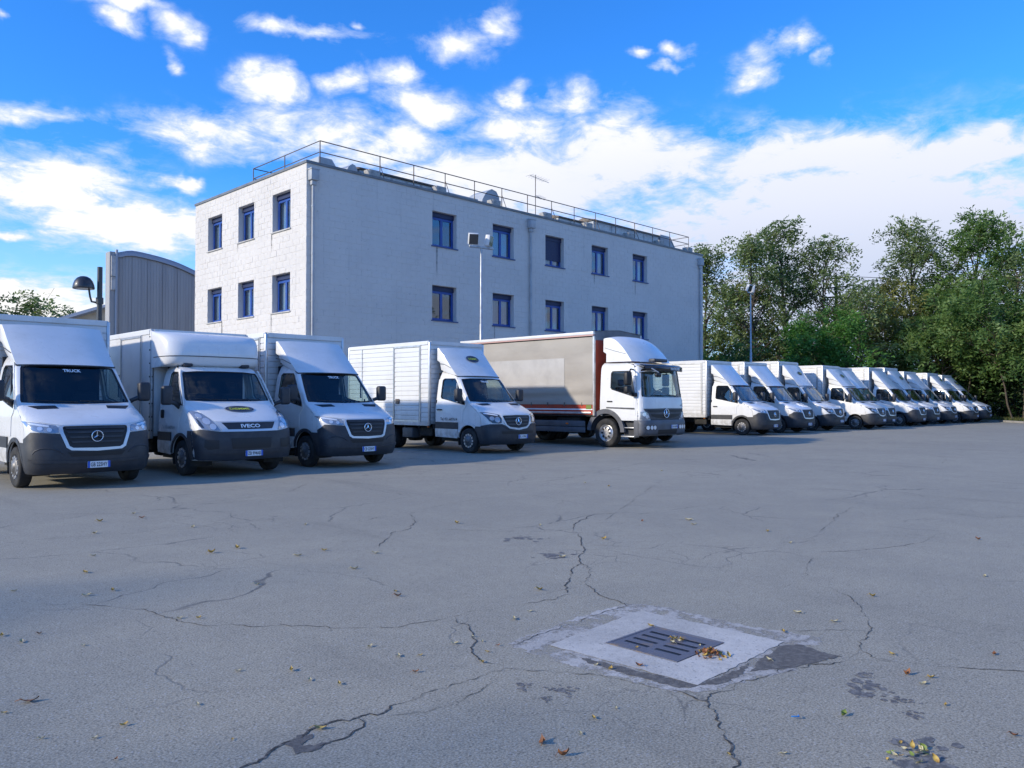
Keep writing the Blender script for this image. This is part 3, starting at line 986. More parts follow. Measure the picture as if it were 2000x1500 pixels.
    for z in bars:
        wd = .40 + (z - .72) * .34 - .02
        k.front(MB(), mirror_poly([(0, z + .016), (wd, z + .016), (wd - .02, z - .016), (0, z - .016)]), (), .022, .02).build('grille_bar', 'dark_plastic' if new else 'grey_plastic', g)
    star_emblem(g, (0, float(k.yc(.885)) - .034, .885 if new else .90), .098 if new else .112)
    for sg in (-1, 1):
        if new:
            hp = [(.985, 1.145), (.93, 1.125), (.60, 1.065), (.575, 1.02), (.575, .955), (.62, .945), (.84, .965), (.91, .99), (.965, 1.06)]
        else:
            hp = [(.975, 1.155), (.86, 1.14), (.62, 1.085), (.575, .98), (.59, .865), (.66, .845), (.84, .86), (.90, .92), (.955, 1.05)]
        hp = [(sg * x, z) for x, z in hp]
        h = k.front(MB(), hp, (), .012, .03, .05).build('headlight', 'lamp_lens' if new else 'lamp_dark', root)
        if new:
            k.front(MB(), [(sg * x, z) for x, z in ((.95, 1.115), (.90, 1.105), (.70, 1.065), (.70, 1.04), (.84, 1.06), (.93, 1.085))], (), .016, .004, .04).build('daytime_light', 'lamp_white', h)
            for cx, cz in ((.70, 1.0), (.82, 1.02)):
                k.front(MB(), ell(sg * cx, cz, .035, .032, 14), (), .016, .004, .03).build('reflector', 'reflector_silver', h)
        else:
            k.front(MB(), [(sg * x, z) for x, z in ((.955, 1.13), (.86, 1.118), (.66, 1.075), (.67, 1.045), (.86, 1.085), (.94, 1.10))], (), .016, .004, .04).build('daytime_light', 'lamp_white', h)
            for cx, cz, rr in ((.70, .95, .075), (.83, .985, .055)):
                k.front(MB(), ell(sg * cx, cz, rr, rr, 16), (), .016, .004, .04).build('reflector', 'lamp_lens', h)
    # doors
    door = [(1.27, .87), (2.40, .87), (2.42, 1.4), (2.37, 2.17), (1.72, 2.175), (1.60, 2.07), (1.12, 1.37), (1.15, 1.28), (1.24, 1.20)]
    for sg in (-1, 1):
        d_ = k.side(MB(), sg, door, [win], .010, .02).build('door', 'white_paint', root)
        po = k.side(MB(), sg, win, (), -.012, 0).build('door_window', 'car_glass', d_)
        wi = [(y + (1.85 - y) * .05, z + (1.78 - z) * .055) for y, z in win]
        k.side(MB(), sg, win, [wi], .009, .012).build('window_seal', 'black', d_)
        MB().box(sg * .97 - .012, sg * .97 + .012, 1.50, 1.53, 1.42, 1.52).box(sg * .905 - .012, sg * .905 + .012, 1.575, 1.60, 1.55, 1.98).build('window_divider', 'grey_plastic' if new else 'alu', d_)
        MB().rbox(min(sg * .99, sg * 1.04), max(sg * .99, sg * 1.04), 2.16, 2.36, 1.20, 1.235, .012).build('door_handle', 'black', d_)
    for sg in (-1, 1):
        k.side(MB(), sg, [(1.455, .855), (2.465, .855), (2.465, .665), (1.46, .665)], (), .022, .02).build('side_cladding', 'dark_plastic', root)
        k.side(MB(), sg, [(1.47, .662), (2.465, .662), (2.465, .43), (1.50, .405)], (), .022, .02).build('step_panel', 'white_paint', root)
    aa = 165 if new else 128
    ao, ai = arc(1.02, .36, .50, 10, aa, 16), arc(1.02, .36, .43, 10, aa, 16)
    for sg in (-1, 1):
        k.side(MB(), sg, ao + ai[::-1], (), .018, .02, .06).build('arch_trim', 'dark_plastic' if new else 'white_paint', root)
    wheel_arch(root, 1.02, .36, .44, .55, .985)
    van_mirror(root, k, 1.20, 1.46 if new else 1.44)
    # cabin
    MB().rbox(-.86, .86, 1.0, 1.42, .95, 1.36, .06).rbox(.25, .65, 1.25, 1.45, 1.30, 1.43, .05).build('dashboard', 'interior', root)
    MB().box(-.9, .9, .95, 2.44, .55, .62).build('cab_floor', 'interior', root)
    seats(root, (.45, -.18, -.60), 1.62, .92)
    steering_wheel(root, (.45, 1.46, 1.33))
    # running gear
    chassis(root, 6.9, 4.68, .74, 3.5 if not new else None)
    wheels(root, [(-.885, 1.02, -1, 0), (.885, 1.02, 1, 0), (-.92, 4.68, -1, 1), (.92, 4.68, 1, 1)], .35, .205, 'van')
    for sg in (-1, 1):
        MB().rbox(sg * 1.0 - .02, sg * 1.0 + .02, 2.75, 2.83, .68, .72, .01).build('marker_lamp', 'amber', root)


def fairing(root, ztop, yr=2.50, zy=(2.145, 1.515), logo=None):
    """wedge-shaped deflector on the cab roof"""
    zb, yb = zy

    def F(u, v, lift=0.0):
        wv = .83 + .02 * v
        y = yb + (yr - .10 - yb) * (v ** 0.94) + (.085 * (1 - v) + .05 * v) * abs(u) ** 3
        z = zb + (ztop - zb) * v - (.015 * (1 - v) + .02 * v) * abs(u) ** 2.5
        return (u * wv, y - lift * .8, z + lift * .6)

    def mk():
        mb = MB()
        us, vs = np.linspace(-1, 1, 21), np.linspace(0, 1, 12)
        mb.grid([F(u, v) for v in vs for u in us], 21, 12)
        for sg in (-1, 1):
            rows = []
            for v in vs:
                f = Vector(F(sg, v))
                zr = 2.375 + (ztop - .03 - 2.375) * v
                ynotch = yr - (.10 if v < .42 else 0.0)
                rr = Vector((sg * (.80 + .075 * min(1, v * 2.2)), max(ynotch, f.y + .02), zr))
                for q in (0, .33, .66, 1.0):
                    p = f.lerp(rr, q)
                    p.x += sg * .02 * math.sin(q * math.pi)
                    rows.append(p)
            mb.grid(rows, 4, len(vs))
        top = [F(u, 1.0) for u in us]
        mb.grid([p for p in top] + [(p[0] * .98, yr + .0, p[2] - .02) for p in top], 21, 2)
        return mb
    o = link('roof_fairing', cached(('fair', round(ztop, 2), zy), mk, 'roof_fairing', 'white_paint'), root)

    def seal():
        us = np.linspace(-1, 1, 15)
        mb = MB().tube([Vector(F(u, 0.0)) + Vector((0, -.006, -.012)) for u in us], .016, 6)
        for sg in (-1, 1):
            mb.tube([Vector(F(sg, 0.0)) + Vector((0, 0, -.01)), (sg * .80, 2.05, 2.33), (sg * .80, yr - .1, 2.37)], .014, 6)
            mb.tube([Vector(F(sg, .28)) + Vector((sg * .012, .02, 0)), (sg * .885, 2.2, zb + (ztop - zb) * .40), (sg * .885, yr - .02, zb + (ztop - zb) * .44)], .007, 5)
        return mb
    link('fairing_seal', cached(('seal', round(ztop, 2), zy), seal, 'fairing_seal', 'dark_plastic'), o)
    if logo:
        cu, cv, rx, ry = logo
        oval_logo(o, lambda u, v, l: F(cu + u / .84, cv + v / (ztop - zb), l + .014), rx, ry)
    return o


def ws_sticker(root, skin, x, z, txt, h=.055, wd=.30):
    mb = MB()
    lettering(mb, txt, lambda u, v: tuple(Vector(skin.at(x + u, z + v)) + Vector((0, -.009, .006))), h, wd, 0.03)
    return mb.build('windscreen_sticker', 'print_white', root)


# ------------------------------------------------------------------ older box van with the bulging roof fairing
def make_second_van(root):
    k = Skin([(.30, .10, .34, .95), (.36, .04, .40, .975), (.60, .0, .45, 1.0), (.85, .03, .46, 1.0), (.93, .05, .46, 1.0), (1.06, .13, .45, .995), (1.14, .25, .41, .99), (1.22, .42, .36, .985),
              (1.32, .64, .30, .975), (1.42, .84, .22, .965), (1.48, .93, .18, .955), (1.8, 1.18, .14, .91), (2.08, 1.40, .12, .85), (2.15, 1.50, .11, .82), (2.20, 1.66, .10, .78), (2.235, 1.86, .08, .70)], 2.6)
    zt = 2.232
    ws = mirror_poly([(0, 2.10), (.5, 2.095), (.79, 2.07), (.81, 2.03), (.895, 1.53), (.885, 1.485), (.5, 1.47), (0, 1.465)])
    body = MB()
    k.front(body, k.outline(.33, zt, 22), [ws], 0, .03)
    win = [(1.80, 1.60), (1.74, 1.54), (1.50, 1.47), (1.15, 1.40), (.98, 1.385), (1.0, 1.45), (1.40, 2.0), (1.48, 2.07), (1.72, 2.08), (1.80, 2.03)]
    a = arc(1.0, .36, .44, 168, 12, 16)
    ol = k.edge_line(.33, zt, 22) + [(2.12, zt), (2.12, .42), (1.44, .42)] + list(reversed(a)) + [(.555, .33)]
    for sg in (-1, 1):
        k.side(body, sg, ol, [win], 0, .03)
    wt = float(k.w(zt))
    body.grid([(x * wt, y, zt + .03 * (1 - abs(x) ** 3)) for y in (k.yc(zt), k.edge(zt), 2.0, 2.12) for x in np.linspace(-1, 1, 9)], 9, 4)
    body.build('cab_body', 'white_paint', root)
    MB().box(-.95, .95, 2.09, 2.118, .45, 1.5).box(-.82, .82, 2.09, 2.118, 1.5, 2.2).build('cab_rear_wall', 'interior', root)
    glass = k.front(MB(), ws, (), -.012, 0).build('windscreen', 'car_glass', root)
    k.front(MB(), ws, [[(x * .955, z + (1.78 - z) * .055) for x, z in ws]], -.006, .01).build('windscreen_seal', 'black', glass)
    wipers(root, k, 1.49, [(.62, -.05, 1.50), (-.10, -.72, 1.51)])
    bo = mirror_poly([(0, 1.44), (.6, 1.435), (.87, 1.41), (.80, 1.26), (.70, 1.12), (.66, 1.08), (0, 1.075)])
    bonnet = k.front(MB(), bo, (), .006, .022).build('bonnet', 'white_paint', root)
    oval_logo(bonnet, lambda u, v, l: tuple(Vector(k.at(.03 + u, 1.305 + v)) + Vector((0, -.5, .85)) * (.012 + l)), .315, .062)
    ch = mirror_poly([(0, 1.07), (.66, 1.07), (.565, .885), (0, .88)])
    gr = mirror_poly([(0, 1.055), (.56, 1.055), (.46, .925), (0, .92)])
    k.front(MB(), ch, [gr], .012, .02).build('grille_surround', 'silver_paint', root)
    g = k.front(MB(), gr, (), .004, .01).build('grille', 'dark_plastic', root)
    lettering(MB(), 'IVECO', lambda u, v: tuple(Vector(k.at(u, .988 + v)) + Vector((0, -.018, .004))), .072, .40, 0.035).build('front_lettering', 'print_white', g)
    for sg in (-1, 1):
        hp = [(sg * x, z) for x, z in ((.955, 1.275), (.90, 1.28), (.80, 1.24), (.72, 1.12), (.60, .905), (.70, .905), (.90, .94), (.95, 1.05))]
        h = k.front(MB(), hp, (), .012, .03, .05).build('headlight', 'lamp_lens', root)
        for cx, cz, rr in ((.72, .98, .055), (.80, 1.08, .06), (.87, 1.18, .045)):
            k.front(MB(), ell(sg * cx, cz, rr, rr, 14), (), .016, .004, .04).build('reflector', 'reflector_silver', h)
        k.front(MB(), [(sg * x, z) for x, z in ((.93, 1.0), (.90, .96), (.86, .955), (.91, 1.10), (.935, 1.14))], (), .016, .004, .04).build('indicator', 'lamp_dark', h)
    bp = mirror_poly([(0, .875), (.55, .88), (.70, .895), (.92, .93), (.999, .90), (.999, .6), (.974, .37), (.94, .345), (0, .34)])
    bump = k.front(MB(), bp, (), .016, .03).build('bumper', 'dark_plastic', root)
    for sg in (-1, 1):
        k.side(MB(), sg, k.edge_line(.35, .90, 10) + [(.66, .90), (.68, .74)] + arc(1.0, .36, .42, 134, 176, 6) + [(.56, .35)], (), .015, .03).build('bumper_corner', 'dark_plastic', bump)
    k.front(MB(), mirror_poly([(0, .755), (.42, .755), (.395, .555), (0, .55)]), (), .022, .004, .06).build('lower_intake', 'black', bump)
    for sg in (-1, 1):
        k.front(MB(), [(sg * x, z) for x, z in ((.64, .72), (.87, .74), (.88, .60), (.82, .55), (.64, .56))], (), .022, .004, .06).build('fog_recess', 'black', bump)
    k.front(MB(), mirror_poly([(0, .51), (.9, .53), (.98, .50), (.93, .47), (0, .465)]), (), .028, .015).build('bumper_ridge', 'dark_plastic', bump)
    plate(root, .035, -.018, .455, 'ZB 994AB')
    door = [(1.13, .86), (2.02, .86), (2.04, 1.4), (1.95, 2.12), (1.42, 2.125), (.94, 1.40), (1.0, 1.30), (1.08, 1.15)]
    for sg in (-1, 1):
        d_ = k.side(MB(), sg, door, [win], .007, .02).build('door', 'white_paint', root)
        k.side(MB(), sg, win, (), -.012, 0).build('door_window', 'car_glass', d_)
        k.side(MB(), sg, win, [[(y + (1.5 - y) * .06, z + (1.78 - z) * .06) for y, z in win]], .009, .012).build('window_seal', 'black', d_)
        MB().rbox(min(sg * .985, sg * 1.03), max(sg * .985, sg * 1.03), 1.84, 1.96, 1.13, 1.30, .02).build('door_handle', 'black', d_)
        lettering(MB(), 'Tel. 051.6607614', lambda u, v: (sg * 1.014, 1.58 + sg * u, .95 + v), .07, .62, 0.02).build('door_lettering', 'logo_grey', d_)
        MB().rbox(sg * .62 - .10, sg * .62 + .10, 1.55, 1.72, 2.19, 2.26, .03).build('roof_marker', 'dark_plastic', root)
    for sg in (-1, 1):
        k.side(MB(), sg, [(1.455, .85), (2.115, .85), (2.115, .68), (1.46, .68)], (), .022, .02).build('side_cladding', 'dark_plastic', root)
        k.side(MB(), sg, [(1.47, .677), (2.115, .677), (2.115, .43), (1.50, .41)], (), .022, .02).build('step_panel', 'white_paint', root)
        k.side(MB(), sg, arc(1.0, .36, .49, 10, 150, 16) + arc(1.0, .36, .435, 10, 150, 16)[::-1], (), .018, .02, .06).build('arch_trim', 'dark_plastic', root)
    wheel_arch(root, 1.0, .36, .445, .55, .98)
    van_mirror(root, k, 1.05, 1.38, .38, .20, .20)
    MB().rbox(-.86, .86, .95, 1.3, .95, 1.40, .06).rbox(.25, .65, 1.15, 1.32, 1.34, 1.47, .05).build('dashboard', 'interior', root)
    MB().box(-.9, .9, .9, 2.1, .55, .62).build('cab_floor', 'interior', root)
    seats(root, (.45, -.18, -.60), 1.42, .92)
    steering_wheel(root, (.45, 1.30, 1.36))
    chassis(root, 6.3, 4.4, .70)
    wheels(root, [(-.88, 1.0, -1, 0), (.88, 1.0, 1, 0), (-.9, 4.4, -1, 1), (.9, 4.4, 1, 1)], .36, .21, 'van')
    core = cargo(root, 1.08, 2.36, 6.4, .69, 2.97, ribbed=False, door=(.55, 1.75), latch=False)
    rv = MB()
    for sg in (-1, 1):
        for z in np.arange(.85, 2.9, .28):
            rv.box(sg * 1.085 - .012, sg * 1.085 + .012, 2.385, 2.405, z, z + .03)
            rv.box(sg * 1.05 - .01, sg * 1.05 + .01, 2.352, 2.36, z, z + .03)
    tag(rv.build('rivets', 'black', core), kind='stuff')
    # fairing: round nosed, as wide as the box
    def G(u, v):
        prof_y = pchip([0, .18, .32, .40, .62, .85, 1.0], [1.72, 1.56, 1.50, 1.49, 1.55, 1.80, 2.22])
        prof_z = pchip([0, .18, .32, .40, .62, .85, 1.0], [2.19, 2.24, 2.36, 2.43, 2.68, 2.87, 2.935])
        au = abs(u)
        b = au * math.pi / 2
        n = 4.2
        x = math.copysign(1.07 * math.sin(b) ** (2 / n), u)
        back = 2.355
        y0 = float(prof_y(v))
        y = y0 + (back - y0) * (1 - math.cos(b) ** (2 / n))
        return (x, y, float(prof_z(v)) - .02 * au ** 3)
    fm = MB()
    us, vs = np.linspace(-1, 1, 41), np.linspace(0, 1, 20)
    fm.grid([G(u, v) for v in vs for u in us], 41, 20)
    fm.grid([G(u, 1.0) for u in us] + [(G(u, 1.0)[0], 2.356, 2.945) for u in us], 41, 2)
    fm.grid([G(u, 0.0) for u in us] + [(G(u, 0)[0] * .95, 2.356, 2.19) for u in us], 41, 2)
    fo = fm.build('roof_fairing', 'white_paint', root)
    MB().tube([Vector(G(u, .37)) + Vector((0, -.004, 0)) for u in np.linspace(-.99, .99, 41)], .009, 5).build('fairing_seam', 'grey_plastic', fo)


# ------------------------------------------------------------------ curtain-sided lorry
def make_lorry(root):
    k = Skin([(.84, .02, .24, 1.17), (1.0, .0, .24, 1.175), (1.24, .01, .24, 1.17), (1.55, .04, .24, 1.16), (1.6, .05, .23, 1.155), (2.0, .11, .22, 1.13), (2.46, .18, .21, 1.09), (2.54, .21, .21, 1.07),
              (2.60, .30, .20, 1.04), (2.65, .46, .18, .99), (2.68, .75, .12, .92)], 3.4)
    zt = 2.678
    ws = mirror_poly([(0, 2.475), (.9, 2.465), (.99, 2.43), (1.09, 1.66), (1.08, 1.60), (.9, 1.585), (0, 1.58)])
    body = MB()
    k.front(body, k.outline(.86, zt, 20), [ws], 0, .03)
    win = [(1.30, 1.88), (1.24, 1.82), (.42, 1.60), (.33, 1.62), (.36, 1.75), (.50, 2.36), (.56, 2.41), (1.24, 2.41), (1.30, 2.35)]
    ol = k.edge_line(.86, zt, 20) + [(1.70, zt), (1.70, 1.16), (1.60, 1.20)] + arc(1.48, .47, .745, 78, 148, 10) + [(.80, .86)]
    for sg in (-1, 1):
        k.side(body, sg, ol, [win], 0, .03)
    wt = float(k.w(zt))
    body.grid([(x * wt, y, zt + .03 * (1 - abs(x) ** 3)) for y in (k.yc(zt), k.edge(zt), 1.4, 1.70) for x in np.linspace(-1, 1, 9)], 9, 4)
    body.build('cab_body', 'white_paint', root)
    MB().box(-1.14, 1.14, 1.66, 1.698, 1.0, 1.8).box(-1.02, 1.02, 1.66, 1.698, 1.8, 2.6).build('cab_rear_wall', 'white_box', root)
    glass = k.front(MB(), ws, (), -.012, 0).build('windscreen', 'car_glass', root)
    k.front(MB(), ws, [[(x * .955, z + (2.0 - z) * .05) for x, z in ws]], -.006, .01).build('windscreen_seal', 'black', glass)
    wipers(root, k, 1.62, [(.75, .05, 1.64), (.0, -.7, 1.64)])
    k.front(MB(), mirror_poly([(0, 1.555), (1.06, 1.545), (1.09, 1.50), (1.10, 1.27), (1.06, 1.25), (0, 1.25)]), (), .010, .02).build('service_flap', 'white_paint', root)
    lettering(MB(), '1222', lambda u, v: tuple(Vector(k.at(.92 + u, 1.325 + v)) + Vector((0, -.012, 0))), .045, .16, .01).build('badge_lettering', 'grey_plastic', root)
    gr = mirror_poly([(0, 1.235), (1.07, 1.225), (1.02, 1.15), (.90, 1.10), (.78, .90), (.74, .80), (0, .79)])
    g = k.front(MB(), gr, (), .012, .03).build('grille', 'grey_plastic', root)
    k.front(MB(), mirror_poly([(0, 1.19), (.95, 1.185), (.84, 1.115), (.30, 1.11), (.16, 1.14), (0, 1.14)]), (), .018, .004).build('grille_slot', 'black', g)
    k.front(MB(), mirror_poly([(0, 1.04), (.80, 1.065), (.74, .99), (.45, .95), (0, .93)]), (), .018, .004).build('grille_slot', 'black', g)
    star_emblem(g, (0, -.03, 1.08), .145)
    for sg in (-1, 1):
        h = k.front(MB(), [(sg * x, z) for x, z in ((1.155, 1.14), (1.02, 1.145), (.93, 1.10), (.82, .915), (1.0, .895), (1.16, .91))], (), .014, .03, .05).build('headlight', 'lamp_lens', root)
        for cx, cz in ((.95, .985), (1.05, 1.05)):
            k.front(MB(), ell(sg * cx, cz, .06, .06, 14), (), .018, .004, .04).build('reflector', 'lamp_white', h)
    # bumper wraps round the corners
    kb = Skin([(.38, .03, .20, 1.16), (.44, -.05, .26, 1.19), (.62, -.08, .28, 1.20), (.80, -.08, .28, 1.20), (.88, -.04, .26, 1.19)], 3.4)
    bumper = MB()
    kb.front(bumper, kb.outline(.39, .875, 10), (), 0, .04)
    for sg in (-1, 1):
        kb.side(bumper, sg, kb.edge_line(.39, .875, 8) + [(.36, .875), (.36, .39)], (), 0, .04)
    bo = bumper.build('bumper', 'skirt_grey', root)
    kb.front(MB(), mirror_poly([(0, .575), (.52, .575), (.50, .44), (0, .44)]), (), .006, .004, .06).build('lower_intake', 'black', bo)
    kb.front(MB(), mirror_poly([(0, .44), (1.1, .44), (1.18, .455), (1.17, .42), (0, .41)]), (), .012, .01).build('bumper_ridge', 'grey_plastic', bo)
    for sg in (-1, 1):
        lm = kb.front(MB(), [(sg * x, z) for x, z in ((1.06, .72), (.62, .72), (.58, .64), (.62, .575), (1.06, .575), (1.12, .65))], (), .006, .01, .05).build('fog_lamp', 'lamp_dark', bo)
        for cx in (.69, .83, .99):
            kb.front(MB(), ell(sg * cx, .648, .062, .062, 14), (), .012, .004, .04).build('reflector', 'lamp_white', lm)
    plate(root, .33, -.10, .66, 'CW 618PN', .36, .11)
    # steps, arch trims
    for sg in (-1, 1):
        s = MB().box(min(sg * .75, sg * 1.02), max(sg * .75, sg * 1.02), .37, .86, .38, .86)
        so2 = s.build('step_well', 'dark_plastic', root)
        MB().rbox(min(sg * .9, sg * 1.17), max(sg * .9, sg * 1.17), .37, .88, .345, .385, .012).rbox(min(sg * .95, sg * 1.15), max(sg * .95, sg * 1.15), .37, .84, .62, .65, .01).build('step_tread', 'alu', so2)
        am = MB()
        ao, ai = arc(1.48, .47, .745, 5, 178, 22), arc(1.48, .47, .60, 5, 178, 22)
        am.patch(lambda y, z: (sg * 1.165, y, z), ao + ai[::-1], (), 0.02, .10, .08, ctr=(0, 1.5, .8))
        am.grid([(sg * x, p[0], p[1]) for x in (.60, 1.18) for p in ai], len(ai), 2)
        am.build('arch_trim', 'skirt_grey', root)
        d_ = k.side(MB(), sg, [(.30, 1.02), (1.42, 1.22), (1.47, 1.5), (1.42, 2.49), (.52, 2.50), (.30, 1.7)], [win], .008, .02).build('door', 'white_paint', root)
        k.side(MB(), sg, win, (), -.012, 0).build('door_window', 'car_glass', d_)
        k.side(MB(), sg, win, [[(y + (.82 - y) * .06, z + (2.03 - z) * .06) for y, z in win]], .010, .012).build('window_seal', 'black', d_)
        MB().rbox(min(sg * 1.165, sg * 1.21), max(sg * 1.165, sg * 1.21), 1.20, 1.40, 1.435, 1.47, .012).build('door_handle', 'black', d_)
        k.side(MB(), sg, [(.34, 1.255), (1.44, 1.275), (1.44, 1.235), (.34, 1.20)], (), .014, .01).build('door_moulding', 'grey_plastic', d_)
        my = 0 if sg < 0 else .55
        mo = MB().rbox(sg * 1.43 - .12, sg * 1.43 + .12, .33 + my, .50 + my, 1.95, 2.36, .05, 3).build('mirror', 'black', root)
        MB().rbox(sg * 1.43 - .12, sg * 1.43 + .12, .33 + my, .50 + my, 1.70, 1.93, .05, 3).build('lower_mirror', 'black', mo)
        MB().tube([(sg * 1.08, .45 + my, 2.44), (sg * 1.36, .36 + my, 2.44), (sg * 1.40, .36 + my, 2.34)], .022, 8).tube([(sg * 1.12, .42 + my, 1.66), (sg * 1.36, .38 + my, 1.68), (sg * 1.40, .38 + my, 1.74)], .022, 8).build('mirror_arm', 'black', mo)
        MB().rbox(sg * 1.20 - .08, sg * 1.20 + .08, .25, .38, 1.60, 1.72, .04, 2).build('ramp_mirror', 'black', mo)
    km = MB().rbox(-.62 - .13, -.62 + .13, -.20, -.08, 2.20, 2.33, .05, 3).build('kerb_mirror', 'black', root)
    MB().tube([(-1.05, .30, 2.58), (-.80, -.05, 2.46), (-.62, -.16, 2.34)], .022, 8).tube([(-1.07, .26, 2.36), (-.85, .0, 2.40), (-.62, -.14, 2.36)], .016, 8).build('mirror_arm', 'alu', km)
    # sun visor, roof lamps, fairing
    vis = MB()
    us = np.linspace(-1, 1, 17)
    pr = [(.26, 2.57, 1.0), (-.02, 2.60, 1.0), (-.14, 2.54, .99), (-.16, 2.40, .97), (-.12, 2.40, .965), (-.08, 2.53, .97)]
    vis.grid([(u * 1.04 * kx, y + .20 * abs(u) ** 3, z) for (y, z, kx) in pr for u in us], 17, len(pr))
    vo = vis.build('sun_visor', 'black_gloss', root)
    lettering(MB(), 'TRUCKLINER', lambda u, v: (.30 + u, -.168 + .2 * abs((.30 + u) / 1.04) ** 3, 2.47 + v), .075, .56, .03).build('visor_lettering', 'print_white', vo)
    MB().rbox(-.36, .36, .16, .40, 2.70, 2.80, .03).build('roof_lamp_bar', 'grey_plastic', root)

    def F(u, v):
        wv = 1.05 - .09 * v
        y = .42 + 1.0 * v ** 1.05 + .12 * abs(u) ** 2.5
        z = 2.70 + .86 * math.sin(v * math.pi / 2 * .96) - .07 * abs(u) ** 3 * v
        return (u * wv, y, z)
    fm = MB()
    us, vs = np.linspace(-1, 1, 21), np.linspace(0, 1, 12)
    fm.grid([F(u, v) for v in vs for u in us], 21, 12)
    for sg in (-1, 1):
        rows = []
        for v in vs:
            f = Vector(F(sg, v))
            rr = Vector((sg * (1.02 - .02 * v), max(1.62 - (.06 if v < .45 else -.06), f.y + .02), 2.70 + (F(sg, 1)[2] - .03 - 2.70) * v))
            for q in (0, .33, .66, 1.0):
                p = f.lerp(rr, q)
                p.x += sg * .025 * math.sin(q * math.pi)
                rows.append(p)
        fm.grid(rows, 4, len(vs))
    fo = fm.build('roof_fairing', 'white_paint', root)
    MB().tube([Vector(F(-1, .2)) + Vector((-.02, .04, 0)), (-1.06, 1.2, 3.05), (-1.03, 1.6, 3.16)], .006, 5).build('fairing_seam', 'grey_plastic', fo)
    # cabin
    MB().rbox(-1.05, 1.05, .35, .75, 1.2, 1.58, .07).build('dashboard', 'interior', root)
    MB().box(-1.08, 1.08, .3, 1.66, 1.0, 1.06).build('cab_floor', 'interior', root)
    seats(root, (.62, -.45), .95, 1.20)
    steering_wheel(root, (.62, .72, 1.72), .6, .24)
    # running gear
    cf = MB()
    for sg in (-1, 1):
        cf.box(sg * .43 - .05, sg * .43 + .05, .5, 8.0, .72, .95)
    cf.box(-.9, .9, 1.40, 1.56, .38, .55).box(-.9, .9, 5.7, 5.86, .38, .55).box(-.5, .5, .4, 1.7, .5, .98).rbox(-1.1, -.6, 2.6, 3.6, .45, .95, .06)
    cf.build('chassis_frame', 'underbody', root)
    wheels(root, [(-1.02, 1.48, -1, 0), (1.02, 1.48, 1, 0), (-1.05, 5.78, -1, 1), (1.05, 5.78, 1, 1)], .455, .27, 'atego')
    # body
    y0, y1, hw = 1.87, 8.25, 1.25
    bed = MB().box(-hw + .03, hw - .03, y0, y1, .97, 1.10).build('load_bed', 'underbody', root)
    for sg in (-1, 1):
        xo, xi = sg * (hw + .012), sg * (hw - .03)
        MB().box(min(xo, xi), max(xo, xi), y0 + .04, y1, 1.03, 1.34).build('side_board', 'red_board', bed)
        MB().box(min(sg * (hw + .02), sg * (hw + .0125)), max(sg * (hw + .02), sg * (hw + .0125)), y0 + .06, y1, 1.175, 1.215).build('reflective_strip', 'print_white', bed)
        MB().rbox(min(sg * (hw + .035), sg * (hw + .0125)), max(sg * (hw + .035), sg * (hw + .0125)), y0 + .12, y1, 1.05, 1.115, .008).build('side_rail', 'alu', bed)
        # curtain with slack folds
        cm = MB()
        ny, nz = 64, 26
        rng = random.Random(5)
        ph = [rng.uniform(0, 6.28) for _ in range(8)]
        pts = []
        for j in range(nz):
            z = 1.35 + (3.52 - 1.35) * j / (nz - 1)
            for i in range(ny):
                y = y0 + .05 + (y1 - y0 - .05) * i / (ny - 1)
                low = max(0, 1 - (z - 1.35) / .75)
                fold = .035 * math.exp(-((z - 1.72 - .03 * math.sin(y * 1.1 + ph[0])) / .045) ** 2) * (1 if y > 2.8 else 0.2)
                fold -= .03 * math.exp(-((z - 1.63 - .03 * math.sin(y * 1.3 + ph[1])) / .06) ** 2)
                wv = .006 * math.sin(y * 2.1 + z * 3 + ph[2]) + .004 * math.sin(y * 5.2 - z * 4 + ph[3]) + .005 * math.sin(z * 8 + y * .6 + ph[4])
                pts.append((sg * (hw + .012 + wv + fold + .015 * low * math.sin(y * 3.3 + ph[5])), y, z))
        cm.grid(pts, ny, nz)
        cu = cm.build('side_curtain', 'curtain', bed)
        if sg < 0:
            pm = MB()
            p2 = []
            for j in range(8):
                z = 1.92 + .96 * j / 7
                for i in range(30):
                    y = y0 + 1.25 + 4.7 * i / 29
                    wv = .006 * math.sin(y * 2.1 + z * 3 + ph[2]) + .004 * math.sin(y * 5.2 - z * 4 + ph[3]) + .005 * math.sin(z * 8 + y * .6 + ph[4])
                    p2.append((-(hw + .012 + wv + .008), y, z))
            pm.grid(p2, 30, 8)
            pm.build('curtain_patch', 'curtain_patch', cu)
            MB().box(-hw - .022, -hw - .0125, y0 + .10, y0 + .32, 1.20, 1.335).build('document_label', 'leaf_green', bed)
            for q in np.arange(y0 + .5, y1, .75):
                MB().rbox(-hw - .03, -hw - .0, q - .02, q + .02, 1.30, 1.42, .006).build('curtain_buckle', 'steel_dark', cu)
        MB().rbox(min(sg * (hw + .06), sg * (hw - .04)), max(sg * (hw + .06), sg * (hw - .04)), y0 - .02, y1 + .02, 3.60, 3.70, .012).build('roof_beam', 'white_box', bed)
        MB().box(min(sg * (hw + .062), sg * (hw - .02)), max(sg * (hw + .062), sg * (hw - .02)), y0 - .015, y1 + .02, 3.555, 3.598).build('roof_edge_strip', 'pink_rail', bed)
        MB().box(min(sg * (hw + .0), sg * (hw - .04)), max(sg * (hw + .0), sg * (hw - .04)), y0, y1, 3.47, 3.553).build('curtain_track', 'black', bed)
        MB().box(min(sg * (hw + .02), sg * (hw - .05)), max(sg * (hw + .02), sg * (hw - .05)), y0 - .02, y0 + .045, 1.0, 3.55).build('front_post', 'alu', bed)
